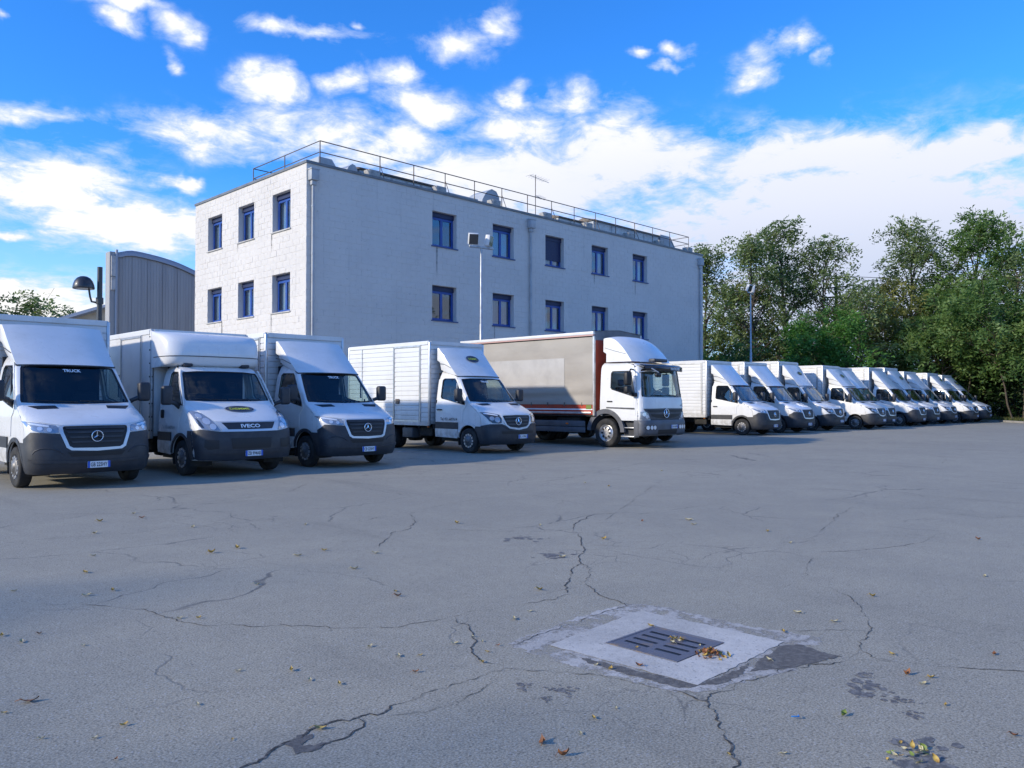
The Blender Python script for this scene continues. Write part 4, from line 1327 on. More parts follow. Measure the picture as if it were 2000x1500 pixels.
        for (za, zb) in ((.44, .615), (.63, .82)):
            MB().rbox(min(sg * 1.20, sg * 1.165), max(sg * 1.20, sg * 1.165), 2.30, 5.1, za, zb, .012).build('side_skirt', 'skirt_grey', bed)
        for y in (3.0, 4.6):
            MB().rbox(min(sg * 1.20, sg * 1.225), max(sg * 1.20, sg * 1.225), y, y + .10, .70, .75, .008).build('marker_lamp', 'amber', bed)
    MB().box(-hw + .05, hw - .05, y0 - .02, y0 + .02, .98, 3.42).build('front_wall', 'red_board', bed)
    gb = [(-hw + .05, 3.425), (hw - .05, 3.425), (hw - .02, 3.70), (0, 3.80), (-hw + .02, 3.70)]
    MB().prism(gb, 'y', y0 - .025, y0 + .02).build('front_gable', 'tarp_grey', bed)
    rf = MB()
    rf.grid([(x, y, 3.705 + .085 * (1 - abs(x) / hw) + .012 * math.sin(y * 4)) for y in np.linspace(y0 - .05, y1, 24) for x in np.linspace(-hw, hw, 9)], 9, 24)
    rf.build('roof_tarpaulin', 'tarp_grey', bed)
    for sg in (-1, 1):
        MB().box(min(sg * .01, sg * (hw - .05)), max(sg * .01, sg * (hw - .05)), y1 - .03, y1 + .01, 1.0, 3.5).build('rear_door', 'alu', bed)


# ------------------------------------------------------------------ place the row of trucks
GROUP = 'trucks parked in a row along the building'
G_VAN = 'white box trucks parked in the row'
proto = {}


def van(name, kind, x, y, top, label, rz=0.0, logo=None, plate_txt=None, sticker=None, door=(.30, 1.62), seams=(), red=False, tel=False, length=4.3, latch=True):
    root = thing(name, (x, y, 0), label, 'box truck', G_VAN, rz)
    if kind not in proto:
        van_cab(root, kind)
        proto[kind] = list(root.children)
    else:
        for ch in proto[kind]:
            copy_tree(ch, root)
    fairing(root, top - .17, 2.52, (2.145, 1.515) if kind == 'new' else (2.205, 1.585), logo=logo)
    key = ('cargo', round(top, 2), door, seams, latch, length)
    if key not in proto:
        proto[key] = cargo(root, 1.10, 2.62, 2.62 + length, .74, top, True, door, seams, latch)
    else:
        copy_tree(proto[key], root)
    if plate_txt:
        plate(root, .02 if kind == 'new' else .16, -.022 if kind == 'new' else -.018, .405 if kind == 'new' else .47, plate_txt)
    if sticker:
        ws_sticker(root, VAN, .03, 2.03, sticker)
    if red:
        mb = VAN.front(MB(), [(-.07, 2.10), (.07, 2.10), (.07, 2.075), (-.07, 2.075)], (), .0, .002, .05)
        mb.build('windscreen_sticker', 'sticker_red', root)
    if tel:
        mb = MB()
        lettering(mb, 'Tel. 051.6607614', lambda u, v: (-float(VAN.w(.93)) - .014, 1.86 - u, .945 + v), .085, .74, .02)
        mb.build('door_lettering', 'print_black', root)
    return root


van('box_truck', 'new', 4.74, 14.70, 3.09, 'white box truck at the left end of the row, cut by the picture edge', R(0.6), plate_txt='GB 225HY', sticker='TRUCK')
b2 = thing('box_truck', (7.62, 14.80, 0), 'smooth-walled white box truck with bulging fairing and oval logo on its bonnet', 'box truck', G_VAN, R(-0.5))
make_second_van(b2)
van('box_truck', 'new', 10.50, 15.00, 3.09, 'white box truck with plain wedge fairing, right of the smooth-walled one', R(0.3), plate_txt='CB 225HY', sticker='TRUCK')
van('box_truck', 'old', 16.15, 15.80, 3.23, 'white box truck with oval fairing logo and telephone number on its door', R(-0.4), (.16, .60, .25, .105), 'EL 119NL', 'TRUCK', door=(.45, 1.75), seams=(6.1,), tel=True)
lorry = thing('curtain_side_lorry', (21.32, 14.38, 0), 'large lorry with beige side curtain, red boards and tall white cab', 'lorry', GROUP, 0)
make_lorry(lorry)
van('box_truck', 'new', 24.05, 15.85, 3.05, 'white box truck almost hidden behind the white cab of the curtain-sided lorry', 0, plate_txt='GA 301HK')
van('box_truck', 'new', 32.00, 16.10, 3.22, 'white box truck first right of the lorry, whole planked side in view', R(0.5), plate_txt='GC 470HY', red=True, door=(.25, 1.75))
van('box_truck', 'new', 35.30, 16.10, 3.27, 'white box truck with plain fairing, second right of the big lorry', R(-0.3), plate_txt='GC 471HY', red=True, latch=False)
van('box_truck', 'old', 38.90, 16.20, 3.42, 'tall white box truck with grey oval logo, third right of the big lorry', 0, (.15, .60, .22, .095), 'FJ 208VX', red=True, door=(.45, 1.75))
van('box_truck', 'old', 42.20, 15.40, 3.29, 'white box truck with grey oval logo, nose standing ahead of its neighbours', R(0.4), (.15, .60, .22, .095), 'FJ 209VX', red=True)
van('box_truck', 'new', 45.30, 16.00, 3.30, 'white box truck with plain fairing, hidden by the one standing ahead', 0, plate_txt='GD 112HY', red=True)
van('box_truck', 'new', 48.90, 15.60, 3.38, 'white box truck with plain fairing and visible front wheel, sixth right of the big lorry', R(0.3), plate_txt='GD 114HY', red=True)
van('box_truck', 'new', 51.60, 15.70, 3.45, 'white box truck with dark oval logo on its fairing, seventh right of the lorry', 0, (.15, .60, .26, .115), 'GE 115HY', red=True)
van('box_truck', 'old', 54.90, 15.70, 3.30, 'white box truck with plain fairing, third from the right end of the row', R(-0.3), None, 'FK 310VX')
van('box_truck', 'old', 58.00, 15.30, 3.27, 'white box truck with small oval logo, second from the right end of the row', 0, (.12, .66, .20, .085), 'FK 311VX')
van('box_truck', 'old', 61.00, 15.30, 3.20, 'white box truck with large oval logo, last of the row beside the dark hedge', R(0.4), (.10, .52, .32, .15), 'FK 312VX')


# ------------------------------------------------------------------ ground
terrain = MB()
terrain.add([(-900, -900, -.03), (1500, -900, -.03), (1500, 1500, -.03), (-900, 1500, -.03)], [(0, 1, 2, 3)])
tag(terrain.build('terrain', 'soil_grass'), kind='structure')
lot = MB()
lotp = [(-60, -60, 0), (55, -60, 0), (56, 0, 0), (58.6, 12.2, 0), (62.6, 15.2, 0), (64.2, 22, 0), (64.2, 26.2, 0), (44.5, 26.5, 0), (44.5, 60, 0), (-60, 60, 0)]
lot.add(lotp, [tuple(range(len(lotp)))])
ground = tag(lot.build('asphalt_lot', 'asphalt'), kind='structure')
kb_ = MB()
kpath = [(55, -60), (56, 0), (58.6, 12.2), (62.6, 15.2), (64.2, 22), (64.2, 26.2)]
for (x0, y0), (x1, y1) in zip(kpath[:-1], kpath[1:]):
    dx, dy = Vector((y1 - y0, x0 - x1, 0)).normalized()[:2]
    kb_.add([(x0, y0, -.02), (x0 + dx * .15, y0 + dy * .15, -.02), (x1 + dx * .15, y1 + dy * .15, -.02), (x1, y1, -.02),
             (x0, y0, .12), (x0 + dx * .15, y0 + dy * .15, .12), (x1 + dx * .15, y1 + dy * .15, .12), (x1, y1, .12)],
            [(0, 4, 7, 3), (4, 5, 6, 7), (1, 2, 6, 5)])
tag(kb_.build('kerb', 'kerb'), kind='structure')
vg = MB()
vp = [(x + .16, y, .10) for x, y in kpath] + [(64.3, 60, .10), (150, 60, .10), (150, -60, .10)]
vg.add(vp, [tuple(range(len(vp)))])
tag(vg.build('verge', 'soil_grass'), kind='structure')


def jag(poly, rng, amp, step):
    p = subdiv(poly, step)
    return [(x + rng.uniform(-amp, amp), y + rng.uniform(-amp, amp)) for x, y in p]


def sheet(poly, z):
    mb = MB()
    r = delaunay_2d_cdt([Vector(p) for p in poly], [(i, (i + 1) % len(poly)) for i in range(len(poly))], [], 0, 1e-6)
    W = np.array([tuple(p) for p in r[0]])
    F = [f for f in r[2]]
    ok = inside(np.array([W[list(f)].mean(0) for f in F]), poly)
    mb.add([(x, y, z) for x, y in W], [f for f, k in zip(F, ok) if k])
    return mb


rg = random.Random(11)
APRON = [(3.50, 3.52), (3.77, 3.56), (4.03, 3.58), (4.46, 3.62), (4.84, 3.58), (4.93, 3.37), (4.92, 3.13), (4.90, 2.85), (4.90, 2.62), (4.96, 2.45), (4.98, 2.2), (4.80, 2.16), (4.70, 2.27), (4.30, 2.24), (4.39, 2.08), (4.26, 2.04), (4.04, 2.14), (3.87, 2.17), (3.69, 2.2), (3.55, 2.31), (3.52, 2.46), (3.50, 2.71), (3.46, 2.97), (3.45, 3.2)]
sheet(jag(APRON, rg, .022, .045), .0012).build('apron_patch', 'apron_concrete', ground)
WET = [(4.09, 2.21), (4.36, 2.28), (4.66, 2.31), (4.76, 2.23), (4.70, 2.09), (4.70, 1.96), (4.53, 2.02), (4.31, 2.08)]
WET2 = [(3.62, 3.04), (3.64, 2.87), (3.66, 2.67), (3.69, 2.46), (3.70, 2.30), (3.59, 2.34), (3.58, 2.56), (3.57, 2.81), (3.57, 2.93)]
WET3 = [(3.70, 2.31), (3.95, 2.285), (4.2, 2.28), (4.05, 2.23), (3.8, 2.22)]
LOOP = [(1.81, 3.20), (1.89, 3.22), (1.95, 3.20), (1.90, 3.15), (1.85, 3.13), (1.87, 3.10), (1.96, 3.07), (1.87, 3.03), (1.79, 3.07)]
for pl in (WET, WET2, WET3, LOOP):
    sheet(jag(pl, rg, .012, .03), .0024).build('dark_patch', 'wet_asphalt', ground)
STAINS = [[(6.24, 6.18), (6.42, 6.18), (6.4, 6.01), (6.24, 5.9), (6.15, 6.04)], [(5.74, 5.25), (5.94, 5.3), (5.98, 5.19), (5.76, 5.05), (5.64, 5.13)], [(4.22, 1.72), (4.33, 1.71), (4.4, 1.64), (4.3, 1.58), (4.18, 1.62), (4.15, 1.68)], [(4.29, 1.54), (4.29, 1.48), (4.17, 1.42), (4.17, 1.47)], [(3.09, 2.8), (3.18, 2.79), (3.2, 2.73), (3.12, 2.7), (3.07, 2.76)], [(2.98, 2.76), (3.04, 2.75), (3.02, 2.71), (2.97, 2.72)], [(4.08, 1.4), (4.13, 1.35), (4.07, 1.32), (4.03, 1.36)], [(3.4, 1.26), (3.6, 1.3), (3.72, 1.29), (3.81, 1.24), (3.77, 1.16), (3.64, 1.09), (3.53, 1.07), (3.4, 1.14)], [(4.47, 1.79), (4.54, 1.75), (4.49, 1.72), (4.42, 1.74)], [(3.02, 3.0), (3.1, 2.96), (3.07, 2.9), (3.0, 2.93)]]
for pl in STAINS:
    c = np.mean(pl, axis=0)
    mb = MB()
    sz = np.ptp(np.array(pl), axis=0)
    for _ in range(26):
        a, b = rg.gauss(c[0], sz[0] * .30), rg.gauss(c[1], sz[1] * .30)
        r0 = rg.uniform(.008, .034) * (sz.max() / .22)
        q = [(a + r0 * rg.uniform(.5, 1.2) * math.cos(t), b + r0 * rg.uniform(.5, 1.2) * math.sin(t)) for t in np.linspace(0, 2 * math.pi, 9)[:-1]]
        mb.add([(x, y, .0012 + .00004 * _) for x, y in q], [tuple(range(8))])
    mb.build('dark_stain', 'stain_dark', ground)

CR = [
 (1,[(8.76,6.4),(8.23,6.67),(7.68,6.46),(7.17,6.12),(6.58,5.51),(6.21,5.15),(5.78,4.86),(5.38,4.62),(5.07,4.37),(4.75,4.12)]),
 (0.7,[(5.72,4.81),(5.44,4.47),(5.13,4.26),(5.1,4.31)]),
 (1,[(5.09,4.22),(4.87,3.9),(4.83,3.72),(4.75,3.54)]),
 (0.8,[(4.74,4.08),(4.37,4.08),(4.16,4.14),(3.95,4.19),(3.69,4.22),(3.47,4.26),(3.22,4.3),(3.05,4.46),(2.84,4.75),(2.59,4.96),(2.36,5.23),(2.24,5.95),(2.02,6.33),(1.68,6.71)]),
 (1.5,[(1.5,3.09),(1.56,3.11),(1.71,3.16),(1.81,3.2),(1.95,3.24),(2.08,3.25),(2.17,3.21),(2.32,3.17),(2.49,3.2),(2.68,3.23),(2.84,3.21),(3.03,3.21),(3.17,3.22)]),
 (1.4,[(3.17,3.22),(3.29,3.04),(3.38,2.88),(3.46,2.73),(3.49,2.59),(3.52,2.42),(3.55,2.28),(3.54,2.15),(3.43,2.03),(3.3,1.95),(3.22,1.87),(3.13,1.78),(3.06,1.74),(2.98,1.69),(2.85,1.6)]),
 (1.3,[(2.19,3.2),(2.09,3.09),(1.99,3.06),(1.89,3.06)]),
 (0.6,[(3.04,3.16),(2.84,3.05),(2.63,3.01),(2.46,3.03),(2.31,3.12)]),
 (1.0,[(3.67,4.2),(3.5,3.83),(3.23,3.55),(3.15,3.36),(3.19,3.23)]),
 (0.8,[(3.49,3.47),(3.87,3.52),(4.33,3.56),(4.75,3.54)]),
 (0.9,[(4.98,2.44),(5.16,2.27),(5.33,2.07)]),
 (1.1,[(6.32,2.98),(6.35,2.74),(6.18,2.51),(5.87,2.3),(5.56,2.14),(5.25,2.03),(4.95,1.95),(4.72,1.92),(4.61,1.93)]),
 (0.9,[(4.66,1.91),(4.79,1.77),(4.89,1.59),(5.01,1.36),(5.16,1.14),(5.28,0.97)]),
 (0.7,[(4.95,1.95),(4.82,1.84),(4.83,1.73)]),
 (1.2,[(4.63,1.91),(4.48,2.0),(4.29,2.06),(4.02,2.13),(3.87,2.17),(3.68,2.18),(3.54,2.16)]),
 (0.8,[(4.0,2.27),(4.01,2.18),(4.14,2.18)]),(0.8,[(3.86,2.16),(3.9,2.25),(4.02,2.29)]),(0.8,[(4.18,2.09),(4.29,2.12),(4.31,2.07)]),
 (0.9,[(10.13,10.08),(11.47,10.04),(13.4,10.58),(15.61,11.26),(16.71,11.28),(18.03,10.94)]),
 (0.6,[(8.6,6.29),(9.4,6.18),(10.59,6.08)]),(0.6,[(8.98,3.99),(9.32,4.07),(11.24,4.56),(11.53,4.05),(12.09,3.7)]),
 (0.6,[(7.78,3.46),(7.98,3.29),(8.47,3.07),(9.04,2.92),(9.94,2.93)]),(0.6,[(5.99,7.21),(6.43,6.56),(6.84,6.15),(7.15,6.1)]),
 (0.7,[(5.67,8.3),(6.34,8.57),(6.53,8.38),(6.17,7.8),(5.8,7.45),(5.5,7.39),(5.15,7.04),(4.88,6.77)]),
 (0.5,[(6.58,8.45),(7.53,8.83),(8.54,8.93)]),(0.5,[(2.19,9.71),(2.8,9.63),(3.6,9.3),(4.39,9.31),(5.23,9.23)]),
 (0.5,[(2.75,12.18),(3.96,11.09),(5.09,11.28),(6.0,11.21)]),(0.5,[(6.65,3.06),(7.05,3.25),(7.44,3.36)]),
 (0.5,[(7.6,6.08),(12.45,8.52),(15.45,8.87),(17.58,9.28)]),(0.5,[(16.31,6.82),(18.48,6.37),(20.65,6.19),(22.55,6.64)]),
 (0.4,[(6.47,5.25),(6.96,4.71),(7.43,4.27)]),(0.6,[(4.72,11.65),(5.43,11.52),(6.67,11.78),(7.61,12.73)]),(0.6,[(11.64,3.44),(11.5,2.92),(12.03,2.64)])]
for wdt, pts in CR:
    P = [np.array(p) for p in pts]
    line = []
    for a, b in zip(P[:-1], P[1:]):
        n = max(2, int(np.linalg.norm(b - a) / .022))
        n = min(n, 160)
        dr = (b - a) / (np.linalg.norm(b - a) + 1e-9)
        nr = np.array([-dr[1], dr[0]])
        o = 0.0
        for i in range(n):
            t = i / n
            o = o * .86 + rg.gauss(0, .008)
            line.append(a + (b - a) * t + nr * o * math.sin(math.pi * t) * 1.3)
    line.append(P[-1])
    base = .0027 * wdt
    dist = math.hypot(*np.mean(P, axis=0))
    base *= min(1.5, max(1.0, dist / 6.5))
    vs, fs = [], []
    hw = base
    for i, p in enumerate(line):
        t = (line[min(i + 1, len(line) - 1)] - line[max(i - 1, 0)])
        t = t / (np.linalg.norm(t) + 1e-9)
        nr = np.array([-t[1], t[0]])
        hw = max(base * .25, min(base * 1.7, hw + rg.gauss(0, base * .34)))
        k = min(1.0, i / 8 + .45, (len(line) - 1 - i) / 8 + .45)
        vs += [(*(p + nr * hw * k), .0028), (*(p - nr * hw * k), .0028)]
    fs = [(2 * i, 2 * i + 1, 2 * i + 3, 2 * i + 2) for i in range(len(line) - 1)]
    MB().add(vs, fs).build('crack', 'crack_dark', ground)
# faint bay lines
for xb in (6.2, 9.05, 12.1, 14.2, 18.3, 26.6, 30.2, 33.6, 37.1, 40.6):
    MB().add([(xb - .05, 17.2, .0045), (xb + .05, 17.2, .0045), (xb + .05, 22.5, .0045), (xb - .05, 22.5, .0045)], [(0, 1, 2, 3)]).build('bay_line', 'parking_line', ground)
MB().add([(4, 18.55, .0046), (34, 18.75, .0046), (34, 18.83, .0046), (4, 18.63, .0046)], [(0, 1, 2, 3)]).build('bay_line', 'parking_line', ground)

# drain: concrete slab with a cast-iron grate
dr = thing('storm_drain', (4.19, 2.84, 0), 'square dark iron drain grate set in a pale concrete slab in the asphalt', 'drain')
sl = MB()
sq = [(-.53, .48), (.53, .56), (.54, -.51), (-.49, -.54)]
sq = jag(sq, rg, .008, .06)
# cut out the grate opening
go = [(-.262, .262), (.262, .262), (.262, -.262), (-.262, -.262)]
slm = MB()
r_ = delaunay_2d_cdt([Vector(p) for p in sq + go], [(i, (i + 1) % len(sq)) for i in range(len(sq))] + [(len(sq) + i, len(sq) + (i + 1) % 4) for i in range(4)], [], 0, 1e-6)
W_ = np.array([tuple(p) for p in r_[0]])
Fk = [f for f in r_[2]]
cm_ = np.array([W_[list(f)].mean(0) for f in Fk])
okk = inside(cm_, sq) & ~inside(cm_, go)
slm.add([(x, y, .0036) for x, y in W_], [f for f, k in zip(Fk, okk) if k])
for i in range(4):
    a, b = go[i], go[(i + 1) % 4]
    slm.add([(a[0], a[1], .0036), (b[0], b[1], .0036), (b[0], b[1], -.02), (a[0], a[1], -.02)], [(0, 1, 2, 3)])
slm.build('concrete_slab', 'slab_concrete', dr)
MB().box(-.2615, .2615, -.2615, .2615, .0015, .0018).build('drain_pit', 'black', dr)


def sag(x, y):
    return .004 - .012 * (1 - (x / .26) ** 2) * (1 - (y / .26) ** 2) + .010


gt = MB()
xs = [-.255, -.19]
slots_x = []
for c in (-.135, -.045, .045, .135):
    slots_x += [c - .016, c + .016]
gx_ = [-.255] + slots_x + [.255]
gy_ = [-.255, -.20, -.025, .025, .20, .255]
vs_, fs_ = [], []
ids = {}


def gv(x, y):
    k = (round(x, 4), round(y, 4))
    if k not in ids:
        ids[k] = len(vs_)
        vs_.append((x, y, .0034 + .003 * ((x / .255) ** 2 + (y / .255) ** 2) / 2))
    return ids[k]


for i in range(len(gx_) - 1):
    for j in range(len(gy_) - 1):
        if i % 2 == 1 and j in (1, 3):
            continue
        fs_.append((gv(gx_[i], gy_[j]), gv(gx_[i + 1], gy_[j]), gv(gx_[i + 1], gy_[j + 1]), gv(gx_[i], gy_[j + 1])))
gt.add(vs_, fs_)
gt.build('grate', 'cast_iron', dr)
rim_ = MB()
for (a, b, c_, d__) in ((-.258, .258, .240, .258), (-.258, .258, -.258, -.240), (-.258, -.240, -.239, .239), (.240, .258, -.239, .239)):
    rim_.box(a, b, c_, d__, .003, .0075)
rim_.build('grate_rim', 'cast_iron', dr)

# ------------------------------------------------------------------ fallen leaves
def leaf_mesh(seed, mat, L=.05, Wd=.026, curl=.010):
    r = random.Random(seed)
    mb = MB()
    n = 6
    pts = []
    c1, c2 = r.uniform(.4, 1.4) * curl, r.uniform(-.5, 1.2) * curl
    for i in range(n + 1):
        t = i / n
        wv = Wd * (math.sin(math.pi * min(1, t ** .8)) * .5 + .03) * r.uniform(.85, 1.15)
        y = (t - .5) * L
        zc = .003 + c1 * (2 * t - 1) ** 2
        pts += [(-wv, y, zc + c2 * .6), (0, y, zc - .002), (wv, y, zc + abs(c2))]
    zmin = min(p[2] for p in pts)
    pts = [(x, y, z - zmin + .001) for x, y, z in pts]
    mb.grid(pts, 3, n + 1)
    mb.tube([(0, -L * .5, pts[1][2] + .001), (r.uniform(-.01, .01), -L * .8, .004)], .0012, 4)
    return mb.mesh('leaf', mat)


LV = [(3.45,10.59),(3.11,9.7),(2.65,8.3),(2.35,7.56),(3.93,10.53),(4.07,9.35),(3.52,7.65),(4.04,6.92),(4.36,6.97),(4.64,6.5),(4.08,6.03),(3.83,5.09),(3.75,4.96),(2.32,5.52),(2.41,5.43),(1.4,5.67),(1.35,5.91),(1.65,5.33),(2.87,4.07),(2.98,3.72),(2.78,3.51),(2.1,4.22),(2.31,4.02),(2.3,3.81),(2.38,3.65),(3.45,3.78),(3.42,3.66),(3.3,3.49),(3.43,3.53),(3.27,3.75),(3.15,3.37),(1.73,3.9),(1.38,3.89),(1.24,3.84),(1.07,4.0),(1.66,3.39),(1.23,3.55),(3.18,6.08),(2.28,6.69),(1.73,7.22),(6.46,7.37),(5.11,8.58),(4.0,10.99),(1.03,4.45),(1.53,5.79),(2.08,6.66),(3.81,7.7),(2.88,3.8),(6.84,5.41),(7.05,6.54),(11.22,9.3),(11.08,8.65),(8.18,5.87),(8.4,5.27),(8.55,4.4),(8.03,3.88),(4.66,4.33),(4.14,3.94),(5.78,5.07),(4.44,3.12),(3.73,2.7),(3.57,2.88),(3.57,2.78),(5.44,2.58),(4.93,2.43),(5.4,2.3),(4.34,2.23),(4.95,1.77),(5.37,1.34),(4.55,1.47),(4.31,1.29),(3.24,1.6),(2.97,2.41),(2.79,2.34),(3.14,2.41),(3.07,1.76),(4.14,0.96),(7.68,1.98),(6.3,2.39),(8.66,5.51),(4.29,2.84),(4.22,2.8),(4.28,2.65),(3.98,2.9),(9.66,2.55),(14.25,9.72),(4.68,1.47),(3.92,3.88)]
kinds = [('leaf_yellow', 'small yellow leaf lying on the grey asphalt'), ('leaf_pale', 'small pale straw-coloured leaf lying on the grey asphalt'), ('leaf_brown', 'small rust-brown leaf lying on the grey asphalt')]
lm = {m: [leaf_mesh(10 * i + s, m) for s in range(4)] for i, m in enumerate(('leaf_yellow', 'leaf_pale', 'leaf_brown', 'leaf_green'))}
used_labels = {}


def leaf_label(x, y, lab):
    f_, l_ = x * .709 + y * .705, x * .705 - y * .709
    b_ = l_ / f_
    col_ = lab.split(' leaf')[0]
    cols = ((-.49, 'the first truck'), (-.32, 'the second truck'), (-.165, 'the third truck'), (-.06, "the fourth truck's box"), (.025, "the fourth truck's nose"), (.11, "the lorry's curtain side"), (.21, "the lorry's cab"), (.33, 'the first far van'), (9, 'the far vans at the right'))
    c_ = next(n for v, n in cols if b_ < v)
    rows_ = ((3.6, 'at the very front'), (4.6, 'in the near foreground'), (5.9, 'in the middle foreground'), (7.8, 'mid-way up the lot'), (99, 'far up the lot'))
    r_w = next(n for v, n in rows_ if f_ < v)
    s_ = f'{col_} leaf {r_w}, below {c_}'
    k_ = used_labels.get(s_, 0)
    used_labels[s_] = k_ + 1
    if k_:
        s_ = f'{col_} leaf {r_w}, {("second", "third", "fourth")[k_ - 1]} below {c_}'
    return s_


for i, (x, y) in enumerate(LV):
    m, lab = kinds[(0, 1, 1, 0, 2, 1, 0, 1)[i % 8]]
    lab = leaf_label(x, y, lab)
    on = abs(x - 4.19) < .27 and abs(y - 2.84) < .27
    o = link('fallen_leaf', lm[m][i % 4], None, (x, y, .0075 if on else .0036), (0, 0, rg.uniform(0, 6.28)))
    dd_ = math.hypot(x, y)
    s = rg.uniform(.6, 1.05) * min(1.6, max(.62, dd_ / 5.5))
    o.scale = (s, s, s)
    tag(o, lab if not on else lab.split(' leaf')[0] + ' leaf lying on the iron drain grate ' + ('near its middle', 'by its left corner', 'between the slots', 'at its right edge')[i % 4], 'leaf', 'leaves scattered over the asphalt' if not on else 'leaves on the drain grate')
big = [((1.16, 4.53), 'leaf_brown', 'large curled brown leaf near the left edge of the foreground', 2.0), ((2.0, 3.22), 'leaf_yellow', 'large yellow leaf beside the dark loop of the long foreground crack', 1.5),
       ((4.64, 1.58), 'leaf_brown', 'reddish brown leaf on asphalt right of the drain and its dark patch', 1.2), ((3.83, 1.59), 'leaf_green', 'greenish leaf on asphalt between the drain and the debris stain', 1.1),
       ((2.60, 2.40), 'leaf_brown', 'flat dark brown leaf in the bottom foreground below the drain', 1.4), ((2.57, 2.25), 'leaf_brown', 'curled rust leaf at the bottom edge of the foreground', 1.3)]
for i, (p, m, lab, s) in enumerate(big):
    o = link('fallen_leaf', leaf_mesh(200 + i, m, curl=.018), None, (*p, .003), (0, 0, rg.uniform(0, 6.28)))
    s *= .8
    o.scale = (s, s, s * 1.1)
    tag(o, lab, 'leaf', 'larger leaves in the foreground')


def heap(name, c, n, sx, sy, hz, label, mats, sc):
    h = thing(name, (*c, .0045), label, 'leaf heap')
    for i in range(n):
        m = mats[i % len(mats)]
        a, b = rg.gauss(0, sx), rg.gauss(0, sy)
        z = max(0.0, hz * (1 - (a / sx / 2) ** 2 - (b / sy / 2) ** 2)) * rg.random()
        o = link('leaf', lm[m][rg.randrange(4)], h, (a, b, z), (rg.uniform(-.9, .9), rg.uniform(-.9, .9), rg.uniform(0, 6.28)))
        s = rg.uniform(.6, 1.15) * sc
        o.scale = (s, s, s)


heap('leaf_heap', (4.18, 2.52), 46, .035, .045, .03, 'clump of wet orange-brown leaves at the corner of the drain grate', ('leaf_brown', 'leaf_yellow', 'leaf_brown'), .75)
heap('leaf_heap', (4.28, 2.80), 9, .02, .025, .012, 'little clump of pale leaves in the middle of the drain grate', ('leaf_pale', 'leaf_yellow'), .7)
heap('leaf_heap', (3.62, 1.20), 16, .06, .05, .012, 'scatter of leaf scraps and twigs on the dark stain at the bottom right', ('leaf_pale', 'leaf_yellow', 'leaf_green'), .8)
tag(MB().tube([(3.62, 1.75, .014), (3.64, 1.72, .016), (3.66, 1.735, .013)], .003, 5).build('plastic_scrap', 'plastic_litter'), 'tiny blue plastic scrap on the asphalt at the bottom right', 'litter')

# ------------------------------------------------------------------ the white block building
X0, X1, YF, YB, HB = 15.90, 43.74, 26.74, 36.47, 10.56
bld = thing('office_building', (X0, YF, 0), 'white painted concrete-block office building with blue windows and a railing on its flat roof', 'building')
bx, by = X1 - X0, YB - YF
zu, zl, wh = 9.68, 6.46, 1.513
wx = [22.02 - X0 + 3.61 * i for i in range(5)]
ww = 1.39
sy = [35.14 - YF - ww, 32.22 - YF - ww, 29.31 - YF - ww]
openF = [(a, a + ww, z - wh, z) for a in wx for z in (zu, zl)]
openS = [(a, a + ww, z - wh, z) for a in sy for z in (zu, zl)]
PZ = HB - .10


def wall_cells(L, H, opens):
    us = sorted({0, L, *[o[0] for o in opens], *[o[1] for o in opens]})
    vs = sorted({0, H, *[o[2] for o in opens], *[o[3] for o in opens]})
    for a, b in zip(us[:-1], us[1:]):
        for c, d in zip(vs[:-1], vs[1:]):
            if not any(o[0] <= a and b <= o[1] and o[2] <= c and d <= o[3] for o in opens):
                yield a, b, c, d


TH = .34
wf = MB()
for a, b, c, d in wall_cells(bx, PZ, openF):
    wf.box(a, b, 0.006, TH, c, d)
wf.build('front_wall', 'wall_white', bld)
wsd = MB()
for a, b, c, d in wall_cells(by, PZ, openS):
    if b <= TH + .001:
        continue
    wsd.box(0.006, TH, max(a, TH + .002), b, c, d)
wsd.build('end_wall', 'wall_white', bld)
MB().box(bx - TH, bx - .002, TH + .002, by, 0, PZ).box(TH + .002, bx - TH - .002, by - TH, by, 0, PZ).build('rear_wall', 'wall_white', bld)
MB().box(TH + .002, bx - TH - .002, TH + .002, by - TH - .002, HB - .55, HB - .25).build('roof_slab', 'roof_felt', bld)


def blocks(L, H, opens, seed, z_from, put):
    """running bond of split-faced blocks clipped to the openings; put(a, b, c, d, proud)"""
    r = random.Random(seed)
    ch, bl, j = .2475, .495, .004
    rows = int(math.ceil(H / ch))
    for q in range(rows):
        c0, c1 = q * ch + j, min((q + 1) * ch - j, H)
        if c1 - c0 < .05 or c1 < z_from:
            continue
        u = -(bl / 2 if q % 2 else 0)
        while u < L:
            a, b = max(u + j, 0), min(u + bl - j, L)
            u += bl
            if b - a < .05:
                continue
            cells = [(a, b, c0, c1)]
            for o in opens:
                nx = []
                for (p0, p1, s0, s1) in cells:
                    if p1 <= o[0] or p0 >= o[1] or s1 <= o[2] or s0 >= o[3]:
                        nx.append((p0, p1, s0, s1))
                        continue
                    if p0 < o[0]:
                        nx.append((p0, o[0], s0, s1))
                    if p1 > o[1]:
                        nx.append((o[1], p1, s0, s1))
                    m0, m1 = max(p0, o[0]), min(p1, o[1])
                    if s0 < o[2]:
                        nx.append((m0, m1, s0, o[2]))
                    if s1 > o[3]:
                        nx.append((m0, m1, o[3], s1))
                cells = nx
            pr = r.gauss(.0, .0024)
            for cc in cells:
                if cc[1] - cc[0] > .03 and cc[3] - cc[2] > .02:
                    put(*cc, pr)


